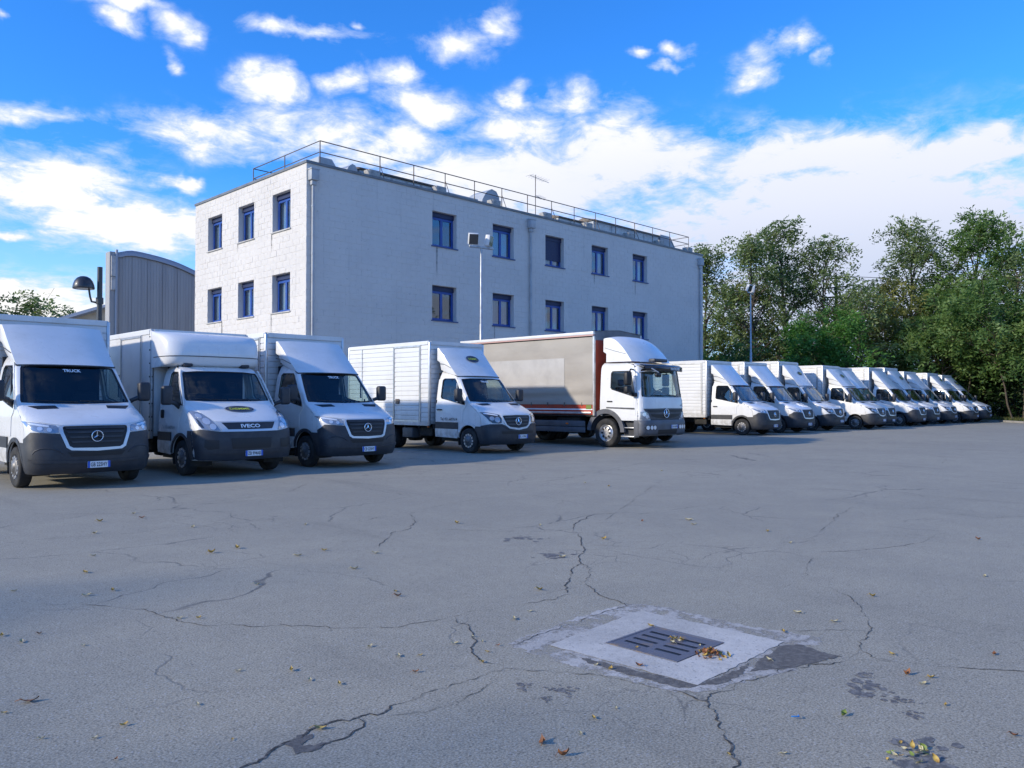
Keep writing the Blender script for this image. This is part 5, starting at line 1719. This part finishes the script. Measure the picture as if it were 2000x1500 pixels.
def block_geo(mb, a, b, c, d, pr, face, r):
    """pillowed rough face, 4 sides"""
    e = min(.010, (b - a) * .2, (d - c) * .2)
    nu, nv = 4, 3
    back, dep = .008, -.004 - pr
    P = []
    for j in range(nv):
        for i in range(nu):
            u = a + e + (b - a - 2 * e) * i / (nu - 1)
            v = c + e + (d - c - 2 * e) * j / (nv - 1)
            edge = i in (0, nu - 1) or j in (0, nv - 1)
            P.append((u + (0 if edge else r.uniform(-.02, .02)), dep + (0.003 if edge else 0) + r.gauss(0, .0022), v))
    n = len(P)
    ring = [j * nu + i for j, i in [(0, i) for i in range(nu)] + [(j, nu - 1) for j in range(1, nv)] + [(nv - 1, i) for i in range(nu - 2, -1, -1)] + [(j, 0) for j in range(nv - 2, 0, -1)]]
    Bk = []
    for q in ring:
        u, _, v = P[q]
        su = a if abs(u - (a + e)) < 1e-4 else (b if abs(u - (b - e)) < 1e-4 else u)
        sv = c if abs(v - (c + e)) < 1e-4 else (d if abs(v - (d - e)) < 1e-4 else v)
        Bk.append((su, back, sv))
    V = P + Bk
    F = [(j * nu + i, j * nu + i + 1, (j + 1) * nu + i + 1, (j + 1) * nu + i) for j in range(nv - 1) for i in range(nu - 1)]
    m = len(ring)
    F += [(ring[k], n + k, n + (k + 1) % m, ring[(k + 1) % m]) for k in range(m)]
    mb.add([face(*p) for p in V], F)


rb = random.Random(3)
endcells = []
blocks(by, PZ - .02, openS, 7, 2.4, lambda a, b, c, d, pr: endcells.append((a, b, c, d, pr)))
# the 300 that show largest become single blocks, the rest one mass
endcells.sort(key=lambda q: -((q[1] - q[0]) * (q[3] - q[2]) * (1 if q[2] > 4.6 else .1) * (1 - q[0] / 60)))
sideface = lambda u, dpt, v: (dpt, u, v)
for q in endcells[:296]:
    mb = MB()
    block_geo(mb, *q, sideface, rb)
    mb.build('block', 'wall_white', bld)
mb = MB()
for q in endcells[296:]:
    block_geo(mb, *q, sideface, rb)
tag(mb.build('end_blocks', 'wall_white', bld), kind='stuff')
mb = MB()
blocks(bx, PZ - .02, openF, 9, 2.4, lambda a, b, c, d, pr: block_geo(mb, a, b, c, d, pr * .8, lambda u, dpt, v: (u, dpt, v), rb))
tag(mb.build('front_blocks', 'wall_white', bld), kind='stuff')

# windows: frame, sashes, panes, shutter box, curtain, sill
def window(i, o, side):
    a, b, c, d = o
    rr = random.Random(i * 7 + (100 if side else 0))
    dep = .25

    def T(mb_):
        if side:
            mb_.v = [(y, x, z) for x, y, z in mb_.v]
        return mb_
    fr = MB()
    e = .055
    zb = d - .20
    fr.box(a, a + e, dep, dep + .07, c + .001, zb).box(b - e, b, dep, dep + .07, c + .001, zb).box(a + e, b - e, dep, dep + .07, c + .001, c + e).box(a + e, b - e, dep, dep + .07, zb - e, zb)
    w_ = T(fr).build('window', 'frame_blue', bld)
    T(MB().box(a, b, dep - .06, dep + .07, zb + .001, d - .001)).build('shutter_box', 'shutter_blue', w_)
    mid = (a + b) / 2
    for s0, s1 in ((a + e + .004, mid - .002), (mid + .002, b - e - .004)):
        sm = MB()
        t = .06
        f0, f1 = dep - .02, dep + .045
        sm.box(s0, s0 + t, f0, f1, c + e, zb - e).box(s1 - t, s1, f0, f1, c + e, zb - e).box(s0 + t, s1 - t, f0, f1, c + e, c + e + t).box(s0 + t, s1 - t, f0, f1, zb - e - t, zb - e)
        T(sm).build('sash', 'frame_blue', w_)
        T(MB().box(s0 + t, s1 - t, dep + .008, dep + .014, c + e + t, zb - e - t)).build('pane', 'window_glass', w_)
    # net curtains or dark room behind the glass
    back = MB().box(a, b, dep + .62, dep + .66, c, d).box(a - .02, a, dep + .08, dep + .62, c, d).box(b, b + .02, dep + .08, dep + .62, c, d)
    T(back).build('room_back', 'room_dark', w_)
    style = rr.random()
    if not (not side and i in (0, 1)):
        cm = MB()
        spans = [(a + .06, b - .06)] if style < .45 else [(a + .06, a + .06 + (b - a) * rr.uniform(.25, .4)), (b - .06 - (b - a) * rr.uniform(.25, .4), b - .06)]
        for p, q in spans:
            n = max(6, int((q - p) / .03))
            pts = [(p + (q - p) * k / n, dep + .13 + .018 * math.sin(k * 1.3), z) for z in (c + .02, zb) for k in range(n + 1)]
            cm.grid(pts, n + 1, 2)
        T(cm).build('net_curtain', 'curtain_net', w_)
    if not side and i == 4:
        rs = MB()
        n = 22
        for k in range(n):
            z = zb - .002 - k * .045
            rs.box(a + .02, b - .02, dep - .035, dep - .022, z - .041, z)
        rs.build('roller_shutter', 'shutter_blue', w_)
    s = MB().box(a - .06, b + .06, -.055, dep - .001, c - .045, c - .002)
    T(s).build('sill', 'sill_stone' if side else 'sill_blue', w_)
    return w_


for i, o in enumerate(openF):
    window(i, o, False)
for i, o in enumerate(openS):
    window(i, o, True)
# water streaks under sill ends (dirt with a shape of its own)
for (side_, u_, zt_, ln_, w__) in ((True, sy[2] + ww + .05, zu - wh - .05, .75, .045), (True, sy[2] + ww + .05, zl - wh - .05, .9, .05), (True, sy[0] - .05, zl - wh - .05, 1.1, .06), (True, sy[1] + ww + .04, zu - wh - .05, .35, .03),
                              (False, wx[0] + .25, zu - wh - .05, 1.3, .06), (False, wx[3] + .2, zu - wh - .05, .6, .05), (False, wx[4] + .2, zu - wh - .05, .8, .06), (False, wx[1] + .1, zl - wh - .05, .7, .04)):
    n_ = 14
    vs_2 = []
    for k_ in range(n_ + 1):
        t_ = k_ / n_
        hw_ = w__ * (1 - .85 * t_ ** 1.5) * rg.uniform(.55, 1.15) * .6
        for s_ in (-1, 1):
            p_ = u_ + s_ * hw_ + rg.uniform(-.006, .006)
            vs_2.append((-.0165, p_, zt_ - ln_ * t_) if side_ else (p_, -.0165, zt_ - ln_ * t_))
    MB().add(vs_2, [(2 * k_, 2 * k_ + 1, 2 * k_ + 3, 2 * k_ + 2) for k_ in range(n_)]).build('water_stain', 'water_stain', bld)
# parapet coping
cp = MB()
cp.box(-.04, bx + .04, -.04, .40, PZ + .001, HB)
cp.box(-.04, .40, .402, by + .04, PZ + .001, HB)
cp.box(bx - .40, bx + .04, .402, by + .04, PZ + .001, HB)
cp.box(.402, bx - .402, by - .40, by + .04, PZ + .001, HB)
cp.build('parapet_coping', 'coping', bld)
for px_, q in ((16.12, .085), (28.09, .085), (43.30, .085)):
    p = px_ - X0
    dp = MB().tube([(p, -.10, 0), (p, -.10, 9.62), ], .055, 10)
    for z in (3.4, 5.2, 7.0, 8.8):
        dp.tube([(p, -.10, z), (p, -.10, z + .05)], .068, 10)
    do = dp.build('downpipe', 'pipe_paint', bld)
    MB().rbox(p - .17, p + .17, -.27, -.012, 9.80, 10.22, .012).rbox(p - .19, p + .19, -.29, -.012, 10.19, 10.24, .008).rbox(p - .10, p + .10, -.19, -.02, 9.62, 9.80, .02).build('hopper', 'pipe_paint', do)
# roof railing
rl = thing('roof_railing', (X0, YF, 0), 'thin brown steel railing running round the flat roof of the white building', 'railing')
rx0, rx1, ry0, ry1 = 16.94 - X0, 43.35 - X0, .76, 32.95 - YF
ZT, ZM = 11.70, 11.26
posts = [(rx0, ry0)] + [(19.81 - X0 + 1.787 * i, ry0) for i in range(13)] + [(rx1, ry0)] + [(rx0, ry0 + (ry1 - ry0) * t) for t in (.5, 1)] + [(rx0 + 2.6, ry1), (rx1, ry0 + 2.4), (rx1 - 2.2, ry0 + 2.4)]
for (x, y) in posts:
    MB().tube([(x, y, HB - .3), (x, y, ZT)], .022, 6).build('rail_post', 'steel_dark', rl)
for z in (ZT, ZM):
    MB().tube([(rx0 + 2.6, ry1, z), (rx0, ry1, z), (rx0, ry0, z), (rx1, ry0, z), (rx1, ry0 + 2.4, z), (rx1 - 2.2, ry0 + 2.4, z)], .022, 6).build('handrail' if z == ZT else 'mid_rail', 'steel_dark', rl)
for i in range(0, 13, 2):
    x = 19.81 - X0 + 1.787 * i
    MB().tube([(x, ry0, ZM + .12), (x - .02, ry0 - .32, HB + .15)], .016, 6).build('rail_brace', 'steel_dark', rl)
# ballast blocks
for i, px_ in enumerate((19.3, 22.9, 26.3, 29.9, 33.2, 36.9, 39.9, 43.0)):
    o = MB().rbox(-.28, .28, -.20, .20, 0, .50, .015, 1).build('ballast_block', 'concrete', None, (px_, YF + .62, HB - .1))
    tag(o, ('grey concrete ballast block on the roof edge, ' + ['first', 'second', 'third', 'fourth', 'fifth', 'sixth', 'seventh', 'eighth'][i] + ' from the left along the long front'), 'concrete block', 'ballast blocks on the roof edge')


def ridge_skylight(x0, x1, y, zt, label, n=5):
    t = thing('skylight', (x0, y, HB - .25), label, 'skylight')
    L, h = x1 - x0, zt - HB + .25
    MB().box(0, L, 0, 1.3, 0, h - .10).build('upstand', 'fibreglass', t)
    MB().prism([(-.12, h - .04), (1.42, h - .04), (.65, h + .16)], 'x', -.08, L + .08).box(-.06, L + .06, -.10, 1.40, h - .095, h - .045).build('skylight_roof', 'steel_dark', t)
    for k in range(n):
        a, b = L * k / n + .06, L * (k + 1) / n - .06
        MB().box(a, b, -.022, -.002, h * .30, h - .16).build('side_panel', 'white_box', t)


ridge_skylight(18.95, 22.95, YF + .98, 11.12, 'long low skylight with dark ridge behind the left part of the roof railing')
ridge_skylight(34.2, 40.4, YF + .98, 11.42, 'long panelled skylight with dark roof edge at the right part of the roof', 4)
ridge_skylight(31.3, 33.2, YF + .98, 11.13, 'short skylight with dark edge left of the long panelled one', 2)


def dome(x0, x1, y, zt, label, slope=False):
    t = thing('roof_vent', (x0, y, HB - .25), label, 'roof vent')
    L, h = x1 - x0, zt - HB + .25
    pr = [(0, 0), (L, 0), (L, h * .75), (L * .85, h * .95), (L * .62, h), (L * .35, h * .85), (L * .15, h * .55)] if not slope else [(0, 0), (L, 0), (L, h * .2), (L * .55, h), (0, h)]
    MB().prism([(a, b) for a, b in pr], 'y', 0, 1.2).build('vent_shell', 'fibreglass', t)
    MB().box(-.05, L + .05, -.05, 1.25, -.01, h * .18).build('vent_base', 'coping', t)
    return t


dome(17.0, 18.1, YF + .95, 11.14, 'grey curved roof vent by the near corner of the roof, left of its twin', True)
dome(18.18, 18.82, YF + .95, 11.17, 'small grey roof vent between the corner vent and the long low skylight')
dome(25.7, 27.0, YF + .98, 11.62, 'humped grey roof vent near the middle of the roof edge')
dome(40.6, 42.5, YF + .98, 11.5, 'grey slanting roof vent at the right end of the roof', True)
lk = MB().box(23.2, 25.6, YF + .98, YF + 2.0, HB - .25, HB + .40)
tag(lk.build('roof_duct', 'fibreglass'), 'low pale grey duct on the roof left of the humped vent', 'duct')
an = thing('antenna', (30.97, YF + 2.3, HB - .25), 'thin television antenna on a mast above the roof', 'antenna')
MB().tube([(0, 0, 0), (0, 0, 3.15)], .022, 6).build('mast', 'steel_dark', an)
for z, L, n, s in ((3.05, 1.5, 7, .30), (2.05, .7, 6, .22)):
    ab = MB().tube([(-.45 if z > 3 else 0, 0, z), (L - .45 if z > 3 else L, 0, z - .12)], .014, 5)
    for k in range(n):
        x = (-.42 if z > 3 else .1) + (L - .1) * k / n
        ab.tube([(x, -s, z - .08 * k / n), (x, s, z - .08 * k / n)], .008, 4)
    ab.build('aerial', 'galvanised', an)

# ------------------------------------------------------------------ grey hall with curved roof, low shed behind
hl = thing('grey_hall', (15.0, 44.0, 0), 'grey corrugated hall with curved roof edge left of the white building', 'building')
top = pchip([0, .8, 1.9, 3.0, 4.2, 8.0], [9.16, 9.36, 9.26, 9.06, 8.67, 7.2])
xs = np.linspace(0, 8, 33)
hb_ = [(float(x), 0) for x in (8, 0)] + [(float(x), float(top(x)) - .27) for x in xs]
nb_ = len(hb_)
MB().add([(x, .06, z) for x, z in hb_] + [(x + 9, 22, z) for x, z in hb_], [tuple(range(nb_)), tuple(range(2 * nb_ - 1, nb_ - 1, -1))] + [(i, i + nb_, (i + 1) % nb_ + nb_, (i + 1) % nb_) for i in range(nb_)]).build('hall_body', 'hall_clad', hl)
n = 10
for k in range(n):
    a, b = .02 + .8 * k, .02 + .8 * (k + 1) - .012
    mb = MB()
    ribn = 5
    for q in range(ribn):
        u0, u1 = a + (b - a) * q / ribn, a + (b - a) * (q + 1) / ribn
        z = float(top((u0 + u1) / 2)) - .28
        for (p0, p1, dep) in ((u0, u0 + (u1 - u0) * .55, 0.0), (u0 + (u1 - u0) * .55, u1, .012)):
            mb.add([(p0, dep, 0), (p1, dep, 0), (p1, dep, z), (p0, dep, z)], [(0, 1, 2, 3)])
        m0 = u0 + (u1 - u0) * .55
        mb.add([(m0, 0, 0), (m0, .012, 0), (m0, .012, z), (m0, 0, z)], [(0, 1, 2, 3)])
        mb.add([(u1, 0, 0), (u1, .012, 0), (u1, .012, z), (u1, 0, z)], [(0, 1, 2, 3)])
    mb.build('cladding_panel', 'hall_clad', hl)
fe = MB()
fe.grid([(float(x), y, float(top(x)) + dz) for y, dz in ((-.10, -.27), (-.12, 0), (.3, .02), (.3, -.27)) for x in xs], 33, 4)
fe.build('roof_edge', 'hall_edge', hl)
MB().box(-.34, -.015, -.12, .5, 0, 9.18).build('corner_column', 'hall_clad', hl)
MB().box(-.28, -.06, -.20, -.122, 7.9, 8.95).box(-.28, -.06, -.20, -.122, 7.2, 7.86).build('corner_panel', 'sill_stone', hl)
MB().tube([(-.02, -.16, 0), (-.02, -.16, 9.30)], .07, 8).build('downpipe', 'hall_edge', hl)
sh = thing('low_shed', (10.5, 52, 0), 'low beige shed with sloping roof line left of the grey hall', 'building')
MB().prism([(0, 0), (9, 0), (9, 8.0), (6.7, 7.1), (0, 4.4)], 'y', 0, 10).build('shed_wall', 'shed_wall', sh)
MB().prism([(-.2, 4.42), (6.8, 7.24), (9.2, 8.18), (9.2, 8.06), (6.8, 7.10), (-.2, 4.28)], 'y', -.25, 10).build('shed_roof', 'coping', sh)
MB().box(.2, 8.9, -.03, -.002, 5.35, 5.45).build('shed_band', 'coping', sh)

# ------------------------------------------------------------------ lamp posts
lp = thing('street_lamp', (7.76, 24.0, 0), 'dark street lamp with a dome shade at the left behind the trucks', 'lamp post')
MB().tube([(0, 0, 0), (0, 0, 1.2), (0, 0, 5.22)], [.09, .075, .07], 12).build('pole', 'lamp_post_black', lp)
MB().tube([(0, 0, 4.18), (0, 0, 4.36)], .10, 12).build('collar', 'lamp_post_black', lp)
ad = Vector((-1, .25, 0)).normalized()
MB().tube([ad * .08 + Vector((0, 0, 4.22)), ad * .20 + Vector((0, 0, 4.24)), ad * .24 + Vector((0, 0, 4.38)), ad * .27 + Vector((0, 0, 4.60))], .028, 8).build('lamp_arm', 'lamp_post_black', lp)
c = ad * .40
sd = MB().lathe([(.001, .36), (.09, .345), (.17, .30), (.23, .22), (.265, .12), (.28, .03), (.272, .0), (.25, .0)], (c.x, c.y, 4.58), 'z', 24)
sdo = sd.build('lamp_shade', 'lamp_post_black', lp)
MB().lathe([(.25, .005), (.15, -.01), (.001, -.015)], (c.x, c.y, 4.58), 'z', 20).build('lamp_lens', 'lamp_lens', sdo)


def floodlight(x, y, h, label, s=1.0, rz=0.0):
    t = thing('floodlight_mast', (x, y, 0), label, 'lamp post', 'floodlight masts between trucks and trees', rz)
    MB().tube([(0, 0, 0), (0, 0, 4.6), (0, 0, 4.62), (0, 0, h)], [.085, .075, .058, .045], 10).build('mast', 'galvanised', t)
    MB().rbox(-.58, .58, -.05, .05, h, h + .09, .02).build('cross_arm', 'galvanised', t)
    for sg, yaw, tl in ((-1, -.35, .35), (1, .65, .15)):
        M = Matrix.Translation((sg * .40, -.05, h + .34)) @ Matrix.Rotation(yaw, 4, 'Z') @ Matrix.Rotation(tl, 4, 'X')
        f = MB().rbox(-.21, .21, -.05, .16, -.23, .23, .03, 2, M)
        fo = f.build('floodlight', 'white_box', t)
        g = MB()
        g.obox(M @ Vector((0, -.054, 0)), (.185, .005, .205), M.to_3x3())
        g.build('lamp_glass', 'lamp_dark', fo)
        MB().tube([(sg * .40, 0, h + .08), (sg * .40, 0, h + .2)], .03, 6).build('bracket', 'galvanised', fo)


floodlight(22.35, 24.0, 7.70, 'slim grey mast with two square floodlights in front of the white wall', rz=-.2)
floodlight(48.39, 26.0, 8.45, 'slim grey floodlight mast right of the white building, before the trees', rz=.25)

# ------------------------------------------------------------------ trees
def leaf_mesh_np(P, D, N, L, Wd, tone, name, mat):
    """quads at P along D with width direction N"""
    n = len(P)
    hl_, hw_ = (D * L[:, None] / 2), (N * Wd[:, None] / 2)
    V = np.empty((n, 4, 3), np.float32)
    V[:, 0] = P - hl_
    V[:, 1] = P + hw_ - hl_ * .1
    V[:, 2] = P + hl_
    V[:, 3] = P - hw_ - hl_ * .1
    me = bpy.data.meshes.new(name)
    me.vertices.add(4 * n)
    me.vertices.foreach_set('co', V.reshape(-1))
    me.loops.add(4 * n)
    me.loops.foreach_set('vertex_index', np.arange(4 * n, dtype=np.int32))
    me.polygons.add(n)
    me.polygons.foreach_set('loop_start', np.arange(0, 4 * n, 4, dtype=np.int32))
    me.polygons.foreach_set('loop_total', np.full(n, 4, np.int32))
    at = me.attributes.new('tone', 'FLOAT', 'FACE')
    at.data.foreach_set('value', tone.astype(np.float32))
    me.materials.append(MATS[mat])
    me.update()
    me.validate()
    return me


def unit(a):
    return a / (np.linalg.norm(a, axis=1)[:, None] + 1e-9)


def foliage(rng, clumps, sprays, per, L, mat, name, droop=.45, tone0=.0):
    """clumps: rows of centre xyz, radii xyz; each spray is a short drooping twig carrying leaflets on both sides"""
    Ps, Ds, Ns, Ts = [], [], [], []
    for cl in clumps:
        c, r = np.array(cl[:3]), np.array(cl[3:6])
        k = max(3, int(sprays * (r.prod() ** (1 / 3)) ** 2 / 1.2))
        d = unit(rng.normal(size=(k, 3)))
        rad = rng.uniform(.15, 1, k) ** .45
        a = c + d * rad[:, None] * r
        dr_ = unit(d * np.array([1, 1, .45]) + rng.normal(size=(k, 3)) * .55 + np.array([0, 0, -droop]))
        ln = rng.uniform(.35, 1.0, k) * L * 4.2
        ct = rng.normal(0, .16)
        up = unit(np.cross(dr_, np.cross(np.array([0, 0, 1.0]), dr_)) + rng.normal(size=(k, 3)) * .5)
        sd_ = unit(np.cross(dr_, up))
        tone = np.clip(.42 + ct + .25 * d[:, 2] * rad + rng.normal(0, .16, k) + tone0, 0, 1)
        for q in range(per):
            t = (q // 2 + .5) / (per / 2)
            s = 1 if q % 2 else -1
            pp = a + dr_ * (ln * t)[:, None] + np.array([0, 0, -1.0]) * (ln * .35 * t * t)[:, None] + sd_ * (s * L * .42) + rng.normal(size=(k, 3)) * L * .12
            Ps.append(pp)
            Ds.append(unit(sd_ * s + dr_ * .5 + rng.normal(size=(k, 3)) * .3))
            Ns.append(unit(dr_ + rng.normal(size=(k, 3)) * .35))
            Ts.append(np.clip(tone + rng.normal(0, .08, k), 0, 1))
    P, D, N, T = np.concatenate(Ps), np.concatenate(Ds), np.concatenate(Ns), np.concatenate(Ts)
    n = len(P)
    return leaf_mesh_np(P, D, N, rng.uniform(.75, 1.25, n) * L, rng.uniform(.4, .62, n) * L, T, name, mat)


def tree(name, x, y, h, spread, mat, label, seed, trunk_h=.35, n=34, sprays=46, per=8, L=.30, cat='tree', group='trees beyond the parking lot', stems=1, lean=0.0, tone0=0.0, shape=1.0, cr=1.0):
    rng = np.random.default_rng(seed)
    t = thing(name, (x, y, -.03), label, cat, group)
    clumps = []
    tr_, lb = MB(), MB()
    for s in range(stems):
        ang = rng.uniform(0, 6.28)
        bx_ = .0 if stems == 1 else .5
        base = Vector((math.cos(ang) * bx_, math.sin(ang) * bx_, 0))
        hs_ = h * (1.0 if s == 0 else rng.uniform(.7, .95))
        path = [base]
        dvec = Vector((rng.normal(0, .06) + lean, rng.normal(0, .06), 1))
        if stems > 1:
            dvec += Vector((math.cos(ang), math.sin(ang), 0)) * .12
        for q in range(1, 8):
            path.append(path[-1] + (dvec + Vector((rng.normal(0, .07), rng.normal(0, .07), 0))) * (hs_ * .92 / 7))
        r0 = .018 * h / math.sqrt(stems) * .8
        tr_.tube(path, [r0 * (1 - .86 * q / 7) for q in range(8)], 8)
        m = n // stems
        for j in range(m):
            f = trunk_h + (1 - trunk_h) * ((j + rng.uniform(0, 1)) / m)
            i0 = min(int(f * 7 * .92), 6)
            st = path[i0].lerp(path[i0 + 1], min(1, f * 7 * .92 - i0))
            prof = math.sin(math.pi * min(1, max(.06, ((f - trunk_h) / (1 - trunk_h)) ** .75 * .86 + .10))) ** .7
            rad = spread * prof * shape * rng.uniform(.45, 1.0)
            a = rng.uniform(0, 6.28)
            end = Vector((st.x + math.cos(a) * rad, st.y + math.sin(a) * rad, min(hs_, f * hs_ + rng.uniform(-.02, .09) * h)))
            md = st.lerp(end, .5) + Vector((0, 0, rng.uniform(-.1, .35)))
            rl_ = r0 * (1 - f) * .55 + .025
            lb.tube([st - Vector((0, 0, .25 * rad * .4)), md, end], [rl_, rl_ * .65, rl_ * .3], 5, cap=False)
            for e in range(3):
                q = end + Vector((rng.normal(0, .5), rng.normal(0, .5), rng.normal(.1, .4)))
                lb.tube([md.lerp(end, .6), q], [rl_ * .3, .012], 4, cap=False)
            cs = cr * rng.uniform(.65, 1.25) * (h / 15) ** .5
            clumps.append((*end, 1.05 * cs, 1.05 * cs, .72 * cs))
            if rng.random() < .55:
                q = st.lerp(end, rng.uniform(.45, .8))
                clumps.append((q.x, q.y, q.z + rng.normal(.15, .3), .75 * cs, .75 * cs, .5 * cs))
    tr_.build('trunk', 'bark', t)
    lb.build('limbs', 'bark', t)
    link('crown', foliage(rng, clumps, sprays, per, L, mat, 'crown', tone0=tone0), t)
    return t


TR = 'foliage_robinia'
tree('robinia_tree', 59.5, 36.2, 14.6, 2.6, TR, 'slender grey-green tree right against the corner of the white building', 1, .18, 36, 40)
tree('robinia_tree', 60.5, 32.0, 14.6, 3.0, TR, 'tall airy tree with a rounded top, above the floodlight mast', 2, .24, 42, 33)
tree('robinia_tree', 65.0, 31.5, 16.0, 2.9, TR, 'tallest tree of the left clump with a sparse feathery tip', 3, .24, 42, 33)
tree('robinia_tree', 64.0, 27.8, 14.6, 3.2, TR, 'leaning grey-green tree with a long branch reaching to the right of the clump', 4, .24, 42, 34, lean=.05)
tree('robinia_tree', 62.0, 34.0, 11.0, 2.7, 'foliage_yellow', 'lower yellowish tree inside the left clump, behind the mast', 5, .12, 26, 34)
tree('robinia_tree', 60.0, 24.6, 9.8, 2.2, TR, 'low grey-green tree beside the utility pole in the gap between clumps', 6, .30, 26, 38)
tree('robinia_tree', 73.5, 24.6, 16.6, 3.9, TR, 'big spreading tree, left one of the tall right-hand group', 7, .34, 44, 34)
tree('robinia_tree', 74.5, 20.6, 16.4, 3.8, 'foliage_green', 'tallest green tree in the middle of the right-hand group', 8, .30, 44, 42)
tree('robinia_tree', 72.0, 17.2, 13.9, 3.8, 'foliage_green', 'broad green tree close to the right edge of the picture', 9, .25, 46, 44)
tree('robinia_tree', 69.0, 13.0, 15.0, 3.2, TR, 'tall tree cut by the right edge of the picture', 10, .25, 40, 42)
tree('young_tree', 66.5, 22.6, 10.8, 3.2, 'foliage_yellow', 'yellow-leaved lower tree in front of the tall right-hand group', 11, .10, 40, 44)
tree('young_tree', 63.5, 23.4, 7.6, 2.6, 'foliage_yellow', 'small olive-yellow tree just right of the dark round bush', 12, .08, 32, 44, tone0=-.1)
tree('young_tree', 69.5, 19.4, 9.6, 3.6, 'foliage_green', 'dense green lower tree filling the space under the right-hand group', 13, .05, 46, 50)
tree('bush', 56.6, 25.0, 7.9, 3.5, 'foliage_bush', 'dark green rounded bush behind the middle box trucks', 14, .03, 60, 75, cat='bush', L=.26, shape=1.0, stems=3)
tree('bush', 52.5, 29.5, 5.4, 2.6, 'foliage_green', 'low green bush at the foot of the floodlight mast', 15, .03, 40, 56, cat='bush', L=.26, stems=3)
tree('bush', 53.0, 32.5, 5.0, 2.8, 'foliage_bush', 'low dark bush at the corner of the white building', 16, .03, 40, 56, cat='bush', L=.26, stems=3)
tree('overhanging_shrub', 65.4, 18.8, 8.6, 4.0, 'foliage_green', 'large leafy shrub overhanging the last box trucks', 17, .42, 60, 62, cat='shrub', L=.30, stems=3, tone0=.06)
tree('overhanging_shrub', 64.8, 14.4, 9.2, 4.0, 'foliage_green', 'tall leafy shrub at the right edge above the dark hollow', 18, .45, 60, 60, cat='shrub', L=.30, stems=3, tone0=.04)
tree('overhanging_shrub', 67.5, 11.4, 6.4, 3.0, 'foliage_shade_dark', 'dense shrub coloured dark as in shade, standing on the verge at the right edge', 19, .03, 56, 64, cat='shrub', L=.28, stems=3)
tree('overhanging_shrub', 69.6, 15.4, 6.4, 3.4, 'foliage_shade_dark', 'shrub coloured dark as in shade, behind the nose of the last box truck', 20, .03, 56, 64, cat='shrub', L=.28, stems=3)
tree('small_tree', 15.9, 64.5, 8.6, 2.6, TR, 'thin tree top showing over the first truck at the far left', 21, .45, 26, 30, group='trees behind the sheds')
tree('small_tree', 13.2, 64.0, 8.9, 2.4, TR, 'thin tree at the very left edge behind the first truck', 22, .45, 26, 30, group='trees behind the sheds')
for (x_, y_, h_, sp_, sd_, lb_) in ((-22.0, 5.0, 9.8, 3.6, 31, 'unseen shade tree added left of the lot, nearest to the viewer'), (-21.5, 9.5, 10.4, 3.8, 32, 'unseen shade tree added left of the lot, second from the viewer'), (-21.5, 14.5, 10.6, 3.6, 33, 'unseen shade tree added left of the lot, farthest from the viewer')):  # unseen trees added so their crowns shade the lower-left asphalt
    tree('out_of_view_tree', x_, y_, h_, sp_, 'foliage_green', lb_, sd_, .15, 36, 11, 8, .42, group='unseen trees added left of the lot for shade')
for (x_, y_, h_, sd_, lb_) in ((40.0, -13.0, 11.0, 41, 'tree across the lot, mirrored in the lower windows, nearest to the viewer'), (46.0, -17.0, 12.0, 42, 'tree across the lot, mirrored in the lower windows, second in line'), (53.0, -21.0, 11.5, 43, 'tree across the lot, mirrored in the lower windows, third in line'), (61.0, -24.0, 12.5, 44, 'tree across the lot, mirrored in the lower windows, last in line')):
    tree('out_of_view_tree', x_, y_, h_, 4.2, 'foliage_robinia', lb_, sd_, .12, 40, 16, 8, .46, group='trees across the lot')
# thicket beyond the tree line: one dark mass nobody could count
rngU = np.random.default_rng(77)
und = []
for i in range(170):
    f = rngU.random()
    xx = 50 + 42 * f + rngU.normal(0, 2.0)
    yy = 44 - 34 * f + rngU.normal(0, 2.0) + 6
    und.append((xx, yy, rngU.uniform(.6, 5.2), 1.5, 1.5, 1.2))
tag(link('thicket', foliage(rngU, und, 40, 8, .34, 'foliage_shade_dark', 'thicket')), 'dark undergrowth behind the tree trunks', 'undergrowth', kind='stuff')
rngG = np.random.default_rng(5)
n = 5200
gx = rngG.uniform(0, 1, n)
gy = rngG.uniform(-6, 19, n)
kx = np.interp(gy, [-60, 0, 12.2, 15.2, 22], [55, 56, 58.6, 62.6, 64.2]) + .25 + gx ** 1.5 * 6
P = np.stack([kx, gy, np.full(n, .17)], 1)
D = unit(np.stack([rngG.normal(0, .35, n), rngG.normal(0, .35, n), np.ones(n)], 1))
N = unit(np.stack([rngG.normal(size=n), rngG.normal(size=n), np.zeros(n)], 1))
tag(link('verge_grass', leaf_mesh_np(P, D, N, rngG.uniform(.15, .42, n), rngG.uniform(.03, .07, n), rngG.uniform(0, 1, n), 'verge_grass', 'grass_blade')), 'rough grass along the kerb at the right', 'grass', kind='stuff')
# utility pole in the gap of the trees
up_ = thing('utility_pole', (68.0, 28.6, 0), 'dark utility pole with wires in the gap between the two tree clumps', 'utility pole')
MB().tube([(0, 0, 0), (0, 0, 12.2)], [.16, .11], 10).build('pole', 'wood_pole', up_)
for z in (11.9, 11.1, 10.3):
    MB().rbox(-.06, .06, -1.0, 1.0, z - .06, z + .06, .01).build('cross_arm', 'wood_pole', up_)
for i, (z, yy) in enumerate(((11.95, -.9), (11.95, .9), (11.15, -.9), (11.15, .9), (10.35, -.9), (10.35, .9))):
    MB().tube([(0, yy, z), (6, yy - 6, z - .35), (13, yy - 13, z - .1)], .022, 4).build('wire', 'black', up_)
